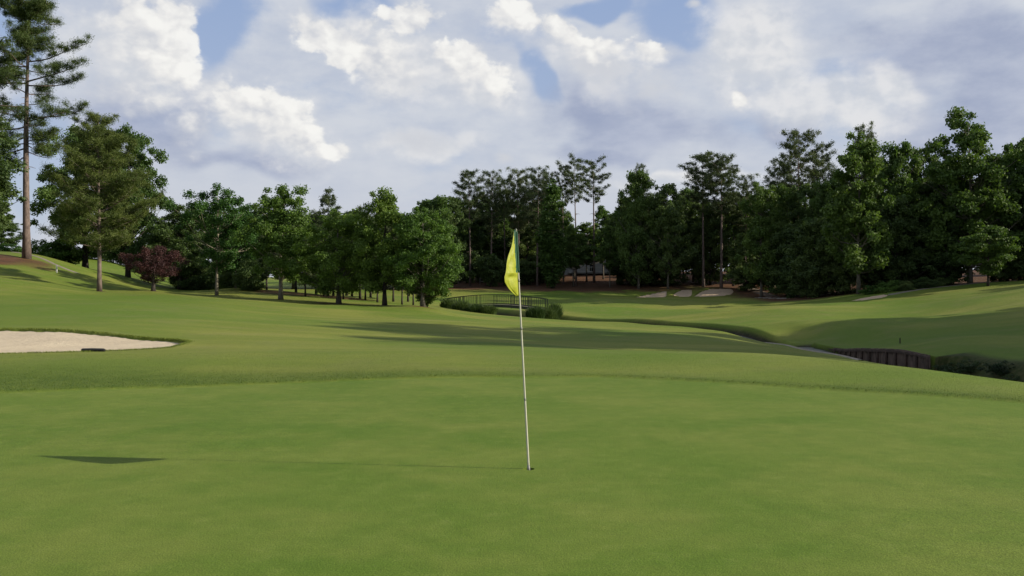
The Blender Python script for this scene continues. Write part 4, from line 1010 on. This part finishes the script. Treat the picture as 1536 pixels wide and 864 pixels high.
body = field(PV, [(205,60,105,75,0),(262,58,48,66,0),(180,130,90,50,0),(400,190,125,64,-22),(360,160,75,50,0),(300,190,60,40,0),(500,222,44,20,0),
    (560,75,150,62,-15),(610,28,60,36,0),(700,95,85,46,-25),(480,45,75,50,-20),(640,205,46,16,0),
    (770,28,60,40,0),(840,55,70,34,-20),(900,95,120,48,-15),(970,75,50,26,0),(1000,130,90,50,-10),
    (1110,145,26,30,0),(755,240,26,14,0),(620,210,90,26,0),(1045,4,18,9,0)], .035, 0)
body = t.math('MULTIPLY_ADD', t.math('SUBTRACT', .50, B1), .50, t.math('MULTIPLY_ADD', nc, 2.2, body))
brt = field(PV, [(264,48,46,56,0),(285,95,22,24,0),(225,22,42,24,0),(378,142,42,28,0),(435,170,60,30,-35),(490,208,42,18,-25),
    (602,26,52,30,0),(670,55,60,28,-35),(748,112,44,18,-35),(490,72,60,28,-25),(765,20,52,24,-20),(832,38,38,18,-20),(885,58,50,14,-12),(965,54,42,14,-10),
    (1108,145,8,12,0)], .035, 0)
bsum = t.math('MULTIPLY_ADD', nc, 1.5, t.math('MULTIPLY_ADD', lit, 5.0, t.math('ADD', brt, .22)))
bright = t.mapr(bsum, -1.15, .9)
crisp = t.mapr(brt, -.6, .3, 1.0, .27)
am = t.mapr(body, .0, crisp)
cc_ = t.mix(bright, C(206, 209, 216), C(237, 236, 234))
cc_ = t.mix(t.mapr(bsum, .40, 1.5), cc_, C(249, 248, 244))
colr = t.mix(t.math('MULTIPLY', am, .93), colr, cc_)
below = t.mapr(EL, -.02, .0); colr = t.mix(below, C(120, 130, 120), colr)
t.put(bg.inputs[0], colr)
w.cycles.sampling_method = 'NONE'

cam = bpy.data.cameras.new('camera'); co = bpy.data.objects.new('camera', cam); COL.objects.link(co)
cam.sensor_width = 36; cam.lens = 36*F/1536; co.location = (0, 0, EYE); co.rotation_euler = (PI/2, 0, 0)
cam.shift_y = (V0-432)/1536*1.0; cam.clip_end = 6000; cam.clip_start = .1
sc.camera = co
sc.view_settings.view_transform = 'Standard'; sc.view_settings.look = 'None'; sc.view_settings.exposure = .42; sc.view_settings.gamma = 1
sc.cycles.max_bounces = 5; sc.cycles.diffuse_bounces = 3; sc.cycles.glossy_bounces = 2; sc.cycles.transmission_bounces = 3; sc.cycles.transparent_max_bounces = 4
sc.cycles.caustics_reflective = False; sc.cycles.caustics_refractive = False
sc.cycles.use_denoising = True
